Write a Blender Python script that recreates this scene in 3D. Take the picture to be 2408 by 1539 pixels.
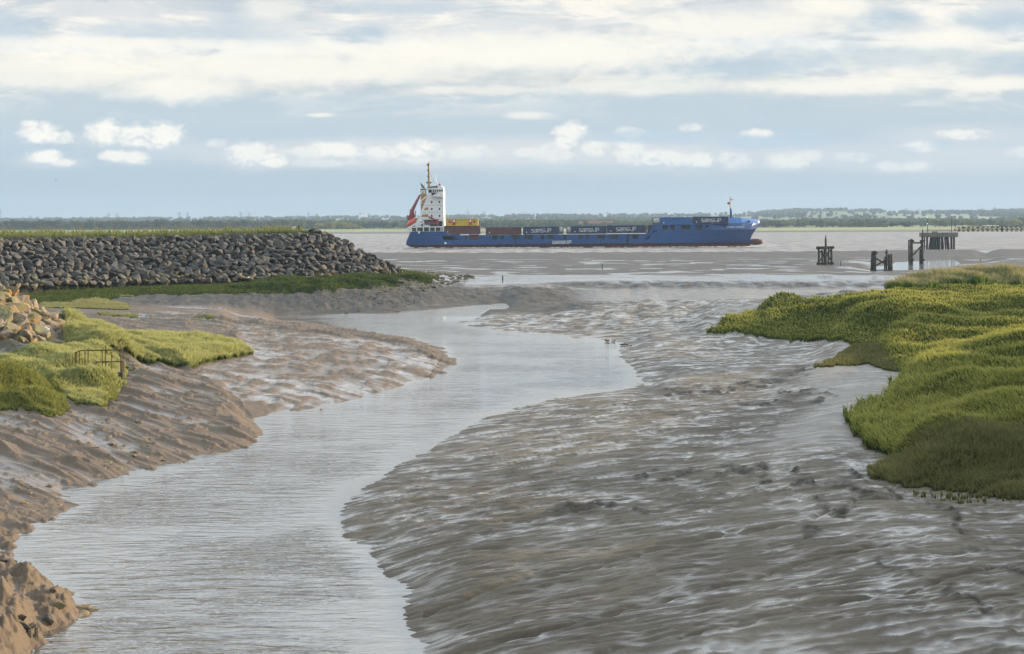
import bpy, bmesh, math, random
import numpy as np
from mathutils import Vector, Matrix
random.seed(7); RNG = np.random.default_rng(11)
for o in list(bpy.data.objects): bpy.data.objects.remove(o)
SC = bpy.context.scene
COL = SC.collection
# ------------------------------------------------------------------ camera
F = 1900.0; YH = 222.0; H = 10.0; ROLL = 0.0035; Q = 1024/2408.0
cam = bpy.data.cameras.new('camera'); camo = bpy.data.objects.new('camera', cam); COL.objects.link(camo)
cam.sensor_fit = 'HORIZONTAL'; cam.sensor_width = 36.0; cam.lens = F/1024*36.0
cam.shift_y = -(327-YH)/1024.0
cam.clip_start = 0.5; cam.clip_end = 40000
camo.matrix_world = Matrix.Translation((0, 0, H)) @ Matrix.Rotation(math.pi/2, 4, 'X') @ Matrix.Rotation(-ROLL, 4, 'Z')
SC.camera = camo
# ------------------------------------------------------------------ light and exposure
SUN_EL, SUN_AZ = math.radians(10.5), math.radians(62.0)      # azimuth from +Y towards +X
sd = Vector((math.sin(SUN_AZ)*math.cos(SUN_EL), math.cos(SUN_AZ)*math.cos(SUN_EL), math.sin(SUN_EL)))
sun = bpy.data.lights.new('sun', 'SUN'); sun.energy = 5.0; sun.angle = math.radians(0.6); sun.color = (1.0, 0.77, 0.50)
suno = bpy.data.objects.new('sun', sun); COL.objects.link(suno)
suno.rotation_euler = (-sd).to_track_quat('-Z', 'Y').to_euler()
SC.view_settings.view_transform = 'Standard'; SC.view_settings.look = 'None'
SC.view_settings.exposure = 0.84; SC.view_settings.gamma = 1.0; SC.view_settings.use_curve_mapping = False
SC.cycles.use_denoising = True
SC.cycles.max_bounces = 6; SC.cycles.volume_bounces = 0; SC.cycles.transparent_max_bounces = 8
SC.cycles.caustics_reflective = False; SC.cycles.caustics_refractive = False

class NT:
    """small helper for node trees"""
    def __init__(s, tree): s.t = tree; s.n = tree.nodes; s.l = tree.links
    def new(s, typ, **kw):
        n = s.n.new(typ)
        for k, v in kw.items(): setattr(n, k, v)
        return n
    def put(s, sock, v):
        if v is None: return
        if isinstance(v, (int, float)):
            if sock.type == 'RGBA': sock.default_value = (v, v, v, 1)
            elif sock.type == 'VECTOR': sock.default_value = (v, v, v)
            else: sock.default_value = v
        elif isinstance(v, (tuple, list)):
            if sock.type == 'RGBA' and len(v) == 3: v = (*v, 1)
            sock.default_value = v
        else: s.l.new(v, sock)
    def m(s, op, a, b=None, c=None, clamp=False):
        n = s.new('ShaderNodeMath', operation=op, use_clamp=clamp)
        s.put(n.inputs[0], a)
        if b is not None: s.put(n.inputs[1], b)
        if c is not None: s.put(n.inputs[2], c)
        return n.outputs[0]
    def vm(s, op, a, b=None):
        n = s.new('ShaderNodeVectorMath', operation=op); s.put(n.inputs[0], a)
        if b is not None: s.put(n.inputs[1], b)
        return n.outputs['Value'] if op in ('LENGTH', 'DOT_PRODUCT') else n.outputs[0]
    def xyz(s, x, y, z):
        n = s.new('ShaderNodeCombineXYZ')
        for i, v in enumerate((x, y, z)): s.put(n.inputs[i], v)
        return n.outputs[0]
    def mix(s, f, a, b):
        n = s.new('ShaderNodeMix', data_type='RGBA'); s.put(n.inputs[0], f); s.put(n.inputs[6], a); s.put(n.inputs[7], b); return n.outputs[2]
    def noise(s, vec, scale=1.0, detail=4.0, rough=0.55, dist=0.0):
        n = s.new('ShaderNodeTexNoise'); s.put(n.inputs['Vector'], vec); n.inputs['Scale'].default_value = scale
        n.inputs['Detail'].default_value = detail; n.inputs['Roughness'].default_value = rough; n.inputs['Distortion'].default_value = dist
        return n.outputs[0]
    def mr(s, v, a, b, c=0.0, d=1.0, smooth=True):
        n = s.new('ShaderNodeMapRange', interpolation_type='SMOOTHSTEP' if smooth else 'LINEAR')
        s.put(n.inputs[0], v); s.put(n.inputs[1], a); s.put(n.inputs[2], b); s.put(n.inputs[3], c); s.put(n.inputs[4], d); return n.outputs[0]
    def ramp(s, v, stops, interp='LINEAR'):
        n = s.new('ShaderNodeValToRGB'); n.color_ramp.interpolation = interp; e = n.color_ramp.elements
        while len(e) < len(stops): e.new(0.5)
        for i, (p, c) in enumerate(stops): e[i].position = p; e[i].color = (*c, 1)
        s.put(n.inputs[0], v); return n.outputs[0]

def sr(r, g, b):
    """8-bit display colour to linear"""
    return tuple(((c/255)/12.92 if c/255 <= 0.04045 else ((c/255+0.055)/1.055)**2.4) for c in (r, g, b))

# ------------------------------------------------------------------ world: Nishita sky behind layered cloud
W = bpy.data.worlds.new('World'); SC.world = W; W.use_nodes = True
w = NT(W.node_tree); w.n.clear()
WS = 0.1
tc = w.new('ShaderNodeTexCoord').outputs['Generated']
sep = w.new('ShaderNodeSeparateXYZ'); w.l.new(tc, sep.inputs[0]); dx, dy, dz = sep.outputs
hl = w.m('SQRT', w.m('ADD', w.m('MULTIPLY', dx, dx), w.m('MULTIPLY', dy, dy)))
U = w.m('ARCTAN2', dx, dy); V = w.m('DIVIDE', dz, w.m('MAXIMUM', hl, 0.05))
sky = w.new('ShaderNodeTexSky', sky_type='NISHITA', sun_disc=False, sun_elevation=SUN_EL, sun_rotation=SUN_AZ, air_density=1.2, dust_density=1.5)
# picture rows (1024 frame) -> V = (222-row)/1900
def row(y): return (222-y)/1900.0
uv = w.xyz(U, V, 0.0)
wob = w.noise(w.vm('MULTIPLY', uv, (9, 38, 1)), 1.0, 5, 0.6)
V2 = w.m('ADD', V, w.m('MULTIPLY', w.m('SUBTRACT', wob, 0.5), 0.016))
tv = w.m('DIVIDE', V2, 0.5, clamp=True)
def st(y, c): return (row(y)/0.5, sr(*c))
base = w.ramp(tv, [(0.0, sr(176, 193, 205)), st(200, (161, 183, 200)), st(178, (172, 191, 204)), st(150, (184, 202, 215)), st(125, (190, 206, 216)), st(100, (198, 210, 216)),
                   st(78, (226, 226, 220)), st(60, (246, 243, 232)), st(48, (250, 250, 246)), st(30, (226, 228, 228)), st(8, (222, 224, 225)),
                   (0.30, sr(206, 220, 234)), (0.45, sr(220, 230, 242)), (0.7, sr(210, 222, 236)), (1.0, sr(200, 214, 232))])
# broad streaks of lighter and greyer stratus higher up
n1 = w.noise(w.vm('ADD', w.vm('MULTIPLY', uv, (11, 50, 1)), (3.1, 1.7, 0)), 1.0, 9, 0.62, 0.5)
n2 = w.noise(w.vm('ADD', w.vm('MULTIPLY', uv, (15, 62, 1)), (8.4, 5.2, 2)), 1.0, 9, 0.62, 0.5)
hi = w.mr(V, row(125), row(85))
c1 = w.mix(w.m('MULTIPLY', w.m('MULTIPLY', w.mr(n1, 0.50, 0.60), hi), 0.9), base, sr(255, 250, 238))
c2 = w.mix(w.m('MULTIPLY', w.m('MULTIPLY', w.mr(n2, 0.51, 0.63), hi), 0.8), c1, sr(190, 201, 211))
n3 = w.noise(w.vm('ADD', w.vm('MULTIPLY', uv, (45, 120, 1)), (1.4, 3.2, 5)), 1.0, 6, 0.6, 0.3)
c2 = w.mix(w.m('MULTIPLY', w.m('MULTIPLY', w.mr(n3, 0.48, 0.62), hi), 0.35), c2, sr(206, 212, 216))
c2 = w.mix(w.m('MULTIPLY', w.mr(n1, 0.5, 0.3), w.m('MULTIPLY', 0.30, w.mr(V, row(215), row(170)))), c2, sr(182, 199, 212))
# placed clouds: (x, y, rx, ry, opacity) in the 2408-wide frame
def layer(blobs, src, col, edge, nscale, namp):
    nn = w.m('MULTIPLY', w.m('SUBTRACT', w.noise(w.vm('MULTIPLY', uv, nscale), 1.0, 7, 0.62, 0.3), 0.5), namp)
    acc = None
    for (x, y, rx, ry, op) in blobs:
        u0 = (x*Q-512)/F; v0 = row(y*Q + (x*Q-512)*ROLL)
        d = w.vm('LENGTH', w.vm('MULTIPLY', w.vm('SUBTRACT', uv, (u0, v0, 0)), (F/(rx*Q), F/(ry*Q), 1)))
        g = w.m('MULTIPLY', w.mr(w.m('ADD', d, nn), 1.0+edge, 1.0-edge), op)
        acc = g if acc is None else w.m('MAXIMUM', acc, g)
    return w.mix(acc, src, col)
grey = [(50, 75, 75, 32, .75), (430, 85, 190, 22, .5), (860, 82, 70, 22, .8), (560, 60, 60, 25, .5), (1750, 150, 260, 38, .8), (2080, 140, 260, 28, .55), (2060, 55, 75, 22, .8), (2330, 65, 100, 24, .8),
        (1300, 160, 180, 14, .4), (2350, 160, 140, 30, .7), (650, 245, 500, 22, .5), (1500, 245, 350, 28, .5), (1000, 20, 260, 12, .5), (1550, 200, 120, 16, .5)]
c3 = layer(grey, c2, sr(184, 203, 217), 0.65, (60, 110, 1), 2.0)
cream = [(420, 212, 140, 30, .9), (150, 185, 260, 30, .7), (700, 165, 380, 34, .8), (1250, 120, 430, 42, .9), (1500, 205, 240, 16, .6), (1950, 208, 200, 18, .85), (2330, 205, 130, 14, .7), (1150, 212, 200, 10, .6),
         (1950, 20, 110, 30, .8), (330, 110, 300, 14, .8), (1700, 60, 260, 30, .8), (2200, 105, 140, 20, .7), (640, 25, 60, 26, .6), (870, 120, 300, 20, .8), (750, 272, 34, 5, .7), (1240, 271, 50, 9, .7)]
c4 = layer(cream, c3, sr(254, 250, 238), 0.6, (60, 120, 1), 2.0)
low = [(1150, 360, 680, 34, .8), (800, 364, 330, 28, .7), (2250, 370, 260, 34, .6), (1850, 372, 300, 26, .6), (1300, 350, 200, 26, .4), (1650, 368, 500, 26, .5), (600, 372, 90, 30, .5), (1500, 385, 520, 26, .30), (2150, 370, 320, 36, .5), (2250, 330, 190, 30, .5), (1480, 340, 330, 26, .45), (320, 335, 130, 22, .35), (140, 385, 90, 14, .3)]
c5 = layer(low, c4, sr(226, 226, 226), 0.6, (45, 95, 1), 1.0)
puff = [(112, 316, 34, 18, 1), (150, 327, 34, 11, .9), (260, 315, 32, 20, 1), (330, 322, 34, 18, .95), (385, 322, 42, 22, 1), (128, 373, 30, 13, 1), (165, 385, 24, 7, .8), (285, 370, 30, 10, .9), (325, 374, 26, 12, .9),
        (515, 338, 20, 7, .5), (590, 362, 40, 20, .85), (645, 378, 30, 12, .95), (800, 352, 60, 14, .9), (740, 358, 60, 12, .6), (890, 360, 50, 12, .7), (980, 350, 40, 15, .95), (760, 384, 60, 8, .4), (1090, 358, 60, 12, .55),
        (1343, 307, 32, 15, .9), (1332, 334, 22, 14, .9), (1230, 358, 22, 9, .6), (1400, 350, 26, 13, .8), (1480, 352, 28, 20, .85), (1560, 372, 70, 14, .9), (1640, 376, 30, 13, .95), (1620, 300, 22, 8, .6), (1480, 312, 26, 10, .6),
        (1780, 316, 32, 8, .85), (1850, 380, 40, 16, .85), (1900, 370, 26, 10, .7), (1720, 378, 30, 14, .7), (2150, 348, 36, 10, .8), (2250, 322, 44, 9, .8), (2080, 395, 26, 9, .8), (2140, 394, 26, 8, .8), (2000, 372, 32, 9, .6),
        (2380, 362, 30, 10, .6), (1300, 360, 40, 16, .6), (985, 375, 40, 7, .5)]
puff = [(a, b, c*1.18, d*1.25, e) for a, b, c, d, e in puff]
pn_ = w.noise(w.vm('ADD', w.vm('MULTIPLY', uv, (110, 170, 1)), (2, 9, 4)), 1.0, 5, .6, .4)
pc = w.mix(w.mr(pn_, .32, .50), sr(222, 225, 229), sr(255, 252, 242))
c5 = layer([(a, b+d*.75, c*.95, d*.7, e*.75) for a, b, c, d, e in puff], c5, sr(198, 210, 221), .5, (120, 190, 1), 1.6)
c6 = layer(puff, c5, pc, 0.42, (150, 210, 1), 1.9)
dk = [(1500, 322, 90, 15, .7), (1600, 325, 80, 14, .7), (1770, 338, 70, 16, .8), (1880, 330, 80, 16, .75), (1720, 330, 60, 12, .5), (2200, 344, 30, 9, .6), (2120, 355, 26, 7, .6), (2300, 345, 60, 8, .3)]
c7 = layer(dk, c6, sr(184, 207, 224), 0.5, (70, 150, 1), 1.2)
# the sky round the sun and behind the camera: cloud veil over the Nishita sky
far = w.mr(w.m('ABSOLUTE', U), 0.45, 1.2)
above = w.mr(V, 0.35, 1.6)
cover = w.noise(w.vm('MULTIPLY', tc, (3, 3, 9)), 1.0, 5, 0.6)
veil = w.m('MULTIPLY', w.m('MAXIMUM', far, above), w.mr(cover, 0.62, 0.40, 0.10, 0.75))
c7b = w.mix(w.m('MULTIPLY', w.mr(U, -.10, .28), w.m('MULTIPLY', .40, w.mr(V, row(120), row(170)))), c7, sr(202, 214, 222))
lift = w.mr(V, .105, .34, .582/WS, 1.4/WS)
ccn = w.new('ShaderNodeVectorMath', operation='SCALE'); w.put(ccn.inputs[0], c7b); w.put(ccn.inputs['Scale'], lift); cc = ccn.outputs[0]
fin = w.mix(veil, cc, sky.outputs[0])
bg = w.new('ShaderNodeBackground'); w.l.new(fin, bg.inputs[0]); bg.inputs[1].default_value = WS
wo = w.new('ShaderNodeOutputWorld'); w.l.new(bg.outputs[0], wo.inputs[0])
W.cycles.sampling_method = 'MANUAL'; W.cycles.sample_map_resolution = 512

# ------------------------------------------------------------------ helpers
def lvl(px, py):
    """2408-frame pixel -> level-camera (x, row) of the 1024 frame relative to the horizon point"""
    ax, ay = px*Q-512, py*Q-YH
    return ax-ROLL*ay, ay+ROLL*ax
def P(px, py, z=0.0):
    """world point seen at 2408-frame pixel, on the plane of height z"""
    a, b = lvl(px, py); d = F*(H-z)/b
    return Vector((a*d/F, d, z))
def PD(px, py, d):
    """world point seen at 2408-frame pixel, d metres away"""
    a, b = lvl(px, py)
    return Vector((a*d/F, d, H-b*d/F))
def tag(o, label=None, cat=None, group=None, kind=None):
    if label: o['label'] = label
    if cat: o['category'] = cat
    if group: o['group'] = group
    if kind: o['kind'] = kind
    return o
def empty(name, loc=(0, 0, 0), rz=0.0):
    o = bpy.data.objects.new(name, None); COL.objects.link(o); o.location = loc; o.rotation_euler = (0, 0, rz); o.empty_display_size = 0.2
    return o
def linkmesh(name, me, mats, parent=None):
    for m_ in (mats if isinstance(mats, (list, tuple)) else [mats]): me.materials.append(m_)
    o = bpy.data.objects.new(name, me); COL.objects.link(o)
    if parent is not None: o.parent = parent
    return o
def npmesh(name, V_, F_, smooth=True):
    """mesh from numpy arrays; F_ is (n,3) or (n,4)"""
    me = bpy.data.meshes.new(name); k = F_.shape[1]
    me.vertices.add(len(V_)); me.vertices.foreach_set('co', np.ascontiguousarray(V_, dtype=np.float32).ravel())
    me.loops.add(F_.size); me.loops.foreach_set('vertex_index', np.ascontiguousarray(F_, dtype=np.int32).ravel())
    me.polygons.add(len(F_)); me.polygons.foreach_set('loop_start', np.arange(0, F_.size, k, dtype=np.int32))
    me.polygons.foreach_set('loop_total', np.full(len(F_), k, dtype=np.int32))
    me.polygons.foreach_set('use_smooth', np.full(len(F_), smooth))
    me.update(calc_edges=True); return me
def attr(me, name, vals):
    a = me.attributes.new(name, 'FLOAT', 'POINT'); a.data.foreach_set('value', np.ascontiguousarray(vals, dtype=np.float32).ravel())
# gradient noise in numpy
PERM = RNG.permutation(512); PERM = np.concatenate([PERM, PERM, PERM])
GA = RNG.random(512)*2*np.pi; GX, GY = np.cos(GA), np.sin(GA)
def pn(x, y, seed=0):
    x = np.asarray(x)+seed*17.31; y = np.asarray(y)+seed*9.73
    xi = np.floor(x).astype(np.int64); yi = np.floor(y).astype(np.int64); xf = x-xi; yf = y-yi
    u = xf*xf*xf*(xf*(xf*6-15)+10); v = yf*yf*yf*(yf*(yf*6-15)+10)
    def g(ix, iy, fx, fy):
        h = PERM[(PERM[ix & 511]+iy) & 511]
        return GX[h]*fx+GY[h]*fy
    a = g(xi, yi, xf, yf); b = g(xi+1, yi, xf-1, yf); c = g(xi, yi+1, xf, yf-1); d = g(xi+1, yi+1, xf-1, yf-1)
    return ((a+(b-a)*u)*(1-v)+(c+(d-c)*u)*v)*1.5
def fbm(x, y, octv=3, seed=0, gain=0.5):
    s = 0; a = 1.0; t = 0
    for i in range(octv):
        s = s+a*pn(x*2**i, y*2**i, seed+i*3); t += a; a *= gain
    return s/t
def sst(a, b, x):
    t = np.clip((x-a)/(b-a), 0, 1); return t*t*(3-2*t)
def inpoly(X, Y, poly):
    ins = np.zeros(X.shape, bool); n = len(poly)
    for i in range(n):
        x1, y1 = poly[i]; x2, y2 = poly[(i+1) % n]
        if y1 == y2: continue
        c = ((y1 > Y) != (y2 > Y)) & (X < (x2-x1)*(Y-y1)/(y2-y1)+x1)
        ins ^= c
    return ins
def segdist(X, Y, line):
    """distance to polyline, and signed side, and parameter"""
    best = np.full(X.shape, 1e9)
    for (x1, y1), (x2, y2) in zip(line[:-1], line[1:]):
        dx_, dy_ = x2-x1, y2-y1; L = dx_*dx_+dy_*dy_+1e-9
        t = np.clip(((X-x1)*dx_+(Y-y1)*dy_)/L, 0, 1)
        best = np.minimum(best, np.hypot(X-(x1+t*dx_), Y-(y1+t*dy_)))
    return best
# ------------------------------------------------------------------ terrain heights from control lines (2408-frame pixels, height)
def dom(px, py, z, plane=0):
    a, b = lvl(px, py); return (a, b) if plane else (a, b*H/(H-z))
CP = []
def line(pts, step=26):
    for (p, q) in zip(pts[:-1], pts[1:]):
        n = max(1, int(math.hypot(q[0]-p[0], (q[1]-p[1])*1.5)/step))
        for i in range(n):
            t = i/n; CP.append(tuple(p[k]+(q[k]-p[k])*t for k in range(3))+tuple(p[3:]))
    CP.append(tuple(pts[-1]))
def zline(z, pts, step=26): line([(x, y, z) for x, y in pts], step)
def zp(z, pts, step=40): line([(x, y, z, 1) for x, y in pts], step)      # pixel of the foot point at water level
L0 = [(-60, 1640), (20, 1575), (60, 1539), (78, 1500), (185, 1455), (202, 1438), (145, 1395), (60, 1372), (28, 1330), (0, 1290), (-90, 1268)]
L1 = [(-90, 1262), (20, 1248), (110, 1215), (185, 1190), (148, 1160), (300, 1110), (450, 1078), (588, 1046), (602, 1015), (572, 985), (650, 970), (740, 958), (850, 933), (960, 902), (1020, 882),
      (1068, 853), (1035, 832), (1045, 818), (960, 800), (880, 785), (780, 768), (680, 748), (640, 744)]
L2 = [(640, 743), (750, 738), (840, 735), (960, 731), (1060, 727), (1110, 719), (1185, 711)]
L3 = [(1185, 711), (1060, 732), (975, 742), (1071, 760), (1247, 782), (1414, 793), (1489, 811), (1453, 835), (1489, 864), (1506, 903), (1560, 904), (1335, 934), (1137, 987), (1067, 1026),
      (1006, 1062), (936, 1101), (862, 1150), (822, 1183), (819, 1214), (811, 1261), (916, 1277), (881, 1302), (912, 1351), (971, 1379), (944, 1410), (956, 1468), (995, 1507), (1006, 1539), (1050, 1640), (1090, 1740)]
for L in (L0, L1, L2, L3): zline(0.0, L, 22)
zline(-.8, [(500, 1700), (520, 1539), (560, 1300), (500, 1180), (720, 1070), (1000, 960), (1250, 880), (1050, 790)], 60)
zline(-.6, [(120, 1320), (250, 1250), (400, 1170)], 60); zline(-.6, [(300, 1640), (250, 1500), (300, 1400)], 60); zline(-.5, [(830, 1500), (800, 1400), (720, 1300), (700, 1200)], 60)
zline(-.4, [(800, 752), (930, 755)], 40); zp(-.6, [(1150, 790), (1300, 815), (1400, 840), (1440, 880), (1420, 900), (1250, 880)], 40); zp(-.5, [(960, 739), (1050, 731), (1130, 722)], 20)
# left bank
zp(.45, [(-80, 1600), (20, 1525), (70, 1470), (150, 1448)]); zp(.9, [(-100, 1540), (0, 1460), (80, 1425)]); zp(.6, [(-80, 1400), (40, 1400)]); zp(.35, [(-80, 1345), (0, 1345)])
zp(.12, [(-80, 1225), (20, 1215), (90, 1195)]); zp(.35, [(-80, 1165), (60, 1150), (120, 1130)])
zp(.45, [(160, 1105), (300, 1062), (450, 1030), (550, 1005)]); zp(.85, [(-80, 1110), (150, 1050), (300, 1005), (450, 970), (510, 965)]); zp(1.2, [(-80, 1050), (120, 1000), (280, 950), (400, 930)])
zp(1.5, [(-80, 1000), (60, 985), (160, 965), (270, 935), (320, 905)]); zp(.5, [(540, 935), (640, 915), (760, 895), (900, 868), (980, 852)]); zp(.25, [(600, 960), (740, 935), (880, 905), (1010, 868)])
zp(.8, [(420, 905), (560, 875), (700, 850), (850, 835)]); zp(.45, [(900, 830), (1000, 835)]); zp(.9, [(600, 835), (560, 800), (640, 790), (760, 805)]); zp(.5, [(700, 778), (850, 800), (950, 815)])
zp(1.15, [(330, 880), (450, 870), (560, 835), (585, 815), (520, 790), (300, 775), (100, 775)]); zp(1.15, [(-100, 750), (100, 750), (350, 753), (520, 762)])
zp(1.2, [(-100, 722), (100, 720), (300, 722), (450, 738)]); zp(.5, [(560, 755), (620, 760)])
zp(2.2, [(-80, 985), (60, 950), (180, 915), (240, 900)]); zp(1.8, [(-60, 1010), (60, 975), (150, 950), (250, 925)])
# slope under the far breakwater and the scarp running right
zline(1.45, [(240, 695), (400, 692), (600, 692), (753, 694), (900, 690)], 40); zline(1.45, [(900, 688), (1000, 680), (1071, 664), (1160, 668), (1247, 674)], 30)
zline(1.3, [(1247, 674), (1467, 670), (1643, 669), (1900, 667), (2150, 663), (2408, 655)], 30)
zline(.0, [(1186, 711), (1190, 710)], 5); zline(.35, [(1240, 706), (1379, 698), (1480, 692)], 25); zline(.5, [(1480, 692), (1643, 686), (1900, 682), (2150, 677), (2300, 675)], 30)
zline(.4, [(1300, 712), (1500, 705), (1700, 700), (1900, 695)], 40); zline(.7, [(1350, 722), (1500, 719), (1640, 714)], 40)
zp(.25, [(1150, 735), (1300, 752), (1450, 765), (1600, 755)]); zp(.3, [(1600, 755), (1640, 740)])
zp(.55, [(1530, 803), (1600, 793), (1680, 787)]); zp(.9, [(1670, 772), (1780, 780), (1950, 785)], 26); zp(.3, [(1560, 835), (1700, 822), (1850, 815), (1980, 812)])
zp(.22, [(1560, 870), (1700, 862), (1850, 848)]); zp(.55, [(1560, 908), (1720, 898), (1850, 884), (1912, 880)]); zp(.5, [(1600, 940), (1800, 925)])
# right mud
zline(.26, [(1150, 1040), (1020, 1130), (920, 1200), (980, 1290), (1060, 1400), (1100, 1539), (1150, 1700)], 60)
zline(.7, [(1700, 960), (1500, 1030), (1350, 1110), (1300, 1250), (1400, 1400), (1500, 1539), (1560, 1700)], 60)
zline(1.1, [(1950, 960), (1800, 1060), (1750, 1150), (1800, 1300), (1950, 1420), (2050, 1539), (2150, 1700)], 60)
zline(1.35, [(2060, 900), (1930, 990), (2000, 1080), (2030, 1150), (2200, 1220), (2408, 1330), (2600, 1450)], 60)
# marsh right
zp(1.0, [(1960, 812), (2031, 828), (2110, 835)], 30)
line([(1664, 753, 1.3), (1720, 735, 1.8), (1820, 722, 2.2), (1900, 722, 2.1), (2030, 714, 2.35), (2150, 712, 2.5), (2420, 708, 2.6), (2600, 706, 2.8)], 35)
zline(1.3, [(1700, 718), (1817, 706), (1900, 703), (2030, 696), (2120, 690)], 50)
line([(1975, 762, 1.8), (2000, 748, 2.3), (2100, 742, 2.6), (2260, 735, 2.8), (2420, 725, 2.9), (2600, 720, 3.0)], 35)
line([(2110, 790, 2.0), (2250, 785, 2.0), (2420, 775, 2.2), (2600, 770, 2.3)], 40)
zline(1.2, [(1912, 857), (2034, 849), (2122, 867), (2180, 872)], 30); zline(1.25, [(2111, 909), (2076, 947), (1985, 974), (2046, 1035), (2122, 1069), (2053, 1095), (2053, 1130), (2229, 1142), (2352, 1161), (2600, 1165)], 35)
zline(1.5, [(2008, 815), (2100, 830), (2200, 845)], 40); line([(2200, 860, 2.2), (2300, 842, 2.6), (2420, 825, 2.9), (2600, 810, 3.0)], 40)
line([(2180, 940, 2.1), (2300, 920, 2.7), (2420, 890, 2.9), (2600, 870, 3.0)], 40); line([(2150, 1010, 1.9), (2280, 1000, 2.3), (2420, 990, 2.5)], 40)
zline(1.7, [(2170, 1100), (2300, 1090), (2420, 1080)], 50); zline(1.7, [(2600, 1080), (2800, 1200), (2900, 1500)], 90)
zline(1.9, [(2161, 690), (2300, 680), (2420, 672), (2600, 668)], 50)
# far mudflat, the pool by the dolphins, the estuary edge
zline(1.15, [(1130, 656), (1500, 655), (1900, 654), (2200, 650)], 60); zline(.9, [(1000, 620), (1400, 622), (1800, 625), (2050, 640)], 60); zline(.55, [(900, 606), (1300, 608), (1700, 608), (1950, 606), (2100, 600), (2408, 597)], 60)
zline(.0, [(820, 592), (1200, 592), (1700, 590), (2100, 588), (2408, 585), (2800, 580)], 60); zline(-1.2, [(300, 580), (1200, 580), (1700, 578), (2408, 573), (2900, 570)], 80)
zline(.0, [(2100, 616), (2192, 612), (2285, 610), (2303, 605), (2326, 606), (2259, 621), (2218, 630), (2150, 634), (2040, 635), (2045, 627), (2100, 616)], 12); zline(-.5, [(2120, 624), (2180, 620), (2240, 616)], 20)
zline(.7, [(1960, 620), (2060, 612), (2160, 606), (2280, 603)], 30); zline(.6, [(1930, 625), (2020, 634)], 20); zline(.9, [(2260, 635), (2350, 620), (2450, 612), (2600, 610)], 40); zline(.7, [(1980, 645), (2150, 643)], 50)
zline(1.2, [(-600, 640), (-600, 700)], 40); zline(1.6, [(-500, 690), (-300, 690)], 60); zline(1.8, [(-400, 900), (-400, 1000), (-300, 1200), (-300, 1500)], 80)
D = np.array([dom(*p) for p in CP]); Z = np.array([p[2] for p in CP])
AX = 0.55; C2 = 9.0
def kern(dx_, dy_): return np.sqrt((dx_*AX)**2+dy_**2+C2)
K = kern(D[:, None, 0]-D[None, :, 0], D[:, None, 1]-D[None, :, 1]); N_ = len(D)
A = np.zeros((N_+1, N_+1)); A[:N_, :N_] = K-np.eye(N_)*1.3; A[N_, :N_] = 1; A[:N_, N_] = 1
sol = np.linalg.solve(A, np.append(Z, 0.0))
CX = np.arange(-1240, 1241, 7.0); CY = np.concatenate([np.arange(9, 80, .6), np.arange(80, 720, 2.2)])
def rbf_grid():
    out = np.zeros((len(CY), len(CX)))
    for j, yy in enumerate(CY): out[j] = kern(CX[:, None]-D[None, :, 0], yy-D[None, :, 1]) @ sol[:N_]+sol[N_]
    return out
RG = rbf_grid()
# off-frame limits keep the extrapolation tame
fadeX = sst(560, 900, np.abs(CX))[None, :]
side = np.where(CX < 0, 2.0, 2.4)[None, :]
nearland = sst(26, 34, CY)[:, None]
RG = RG*(1-fadeX*nearland)+side*fadeX*nearland
RG = np.clip(RG, -1.6, 3.4)
def rgz(X, Y):
    fx = np.clip((X-CX[0])/7.0, 0, len(CX)-1.001); fy = np.clip(np.interp(Y, CY, np.arange(len(CY))), 0, len(CY)-1.001)
    i = fx.astype(int); j = fy.astype(int); a = fx-i; b = fy-j
    return (RG[j, i]*(1-a)+RG[j, i+1]*a)*(1-b)+(RG[j+1, i]*(1-a)+RG[j+1, i+1]*a)*b
# stone embankments (profile in world metres)
foot = [(-700, 700, 1.8), (-300, 690, 1.8), (0, 680, 1.8), (150, 673, 1.8), (350, 666, 1.8), (600, 662, 1.7), (750, 660, 1.6), (880, 656, 1.5), (960, 650, 1.4), (1040, 652, 1.2), (1115, 656, 1.1)]
FX = np.array([lvl(p[0], p[1])[0] for p in foot]); FD = np.array([P(*p)[1] for p in foot]); FZ = np.array([p[2] for p in foot])
top = [(-700, 572), (0, 562), (300, 560), (600, 553), (745, 548), (800, 572), (860, 600), (900, 615), (940, 634), (1000, 648), (1115, 657)]
TX = np.array([lvl(*p)[0] for p in top]); TB = np.array([lvl(*p)[1] for p in top])
RUN = 13.0
def emb(X, Dd):
    """far breakwater height"""
    fd = np.interp(X, FX, FD); fz = np.interp(X, FX, FZ); tb = np.interp(X, TX, TB)
    cd = fd+RUN; cz = np.maximum(H-tb*cd/F, fz)
    hh = np.clip((cz-fz)/6.0, 0, 1); cd = fd+RUN*np.maximum(hh, .15)
    t = (Dd-fd)/(cd-fd)
    z = np.where(t < 1, fz+(cz-fz)*t, cz-np.maximum(0, Dd-cd-9)*.5)
    z = np.where(X > FX[-1], -50, z)
    return np.where(t < 0, -50, z)
E1 = P(186, 820, 1.8)
def mound(x, y):
    """near-left rock mound, the end of a second embankment"""
    zr = 1.75+.62*(E1.x-x); zf = 1.75+.36*(y-113.5-np.maximum(0, x+31)*1.6); zb = 1.75+.5*(137-np.maximum(0, x+31)*1.6-y)
    return np.minimum(np.minimum(zr, zf), np.minimum(zb, 6.2))
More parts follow.
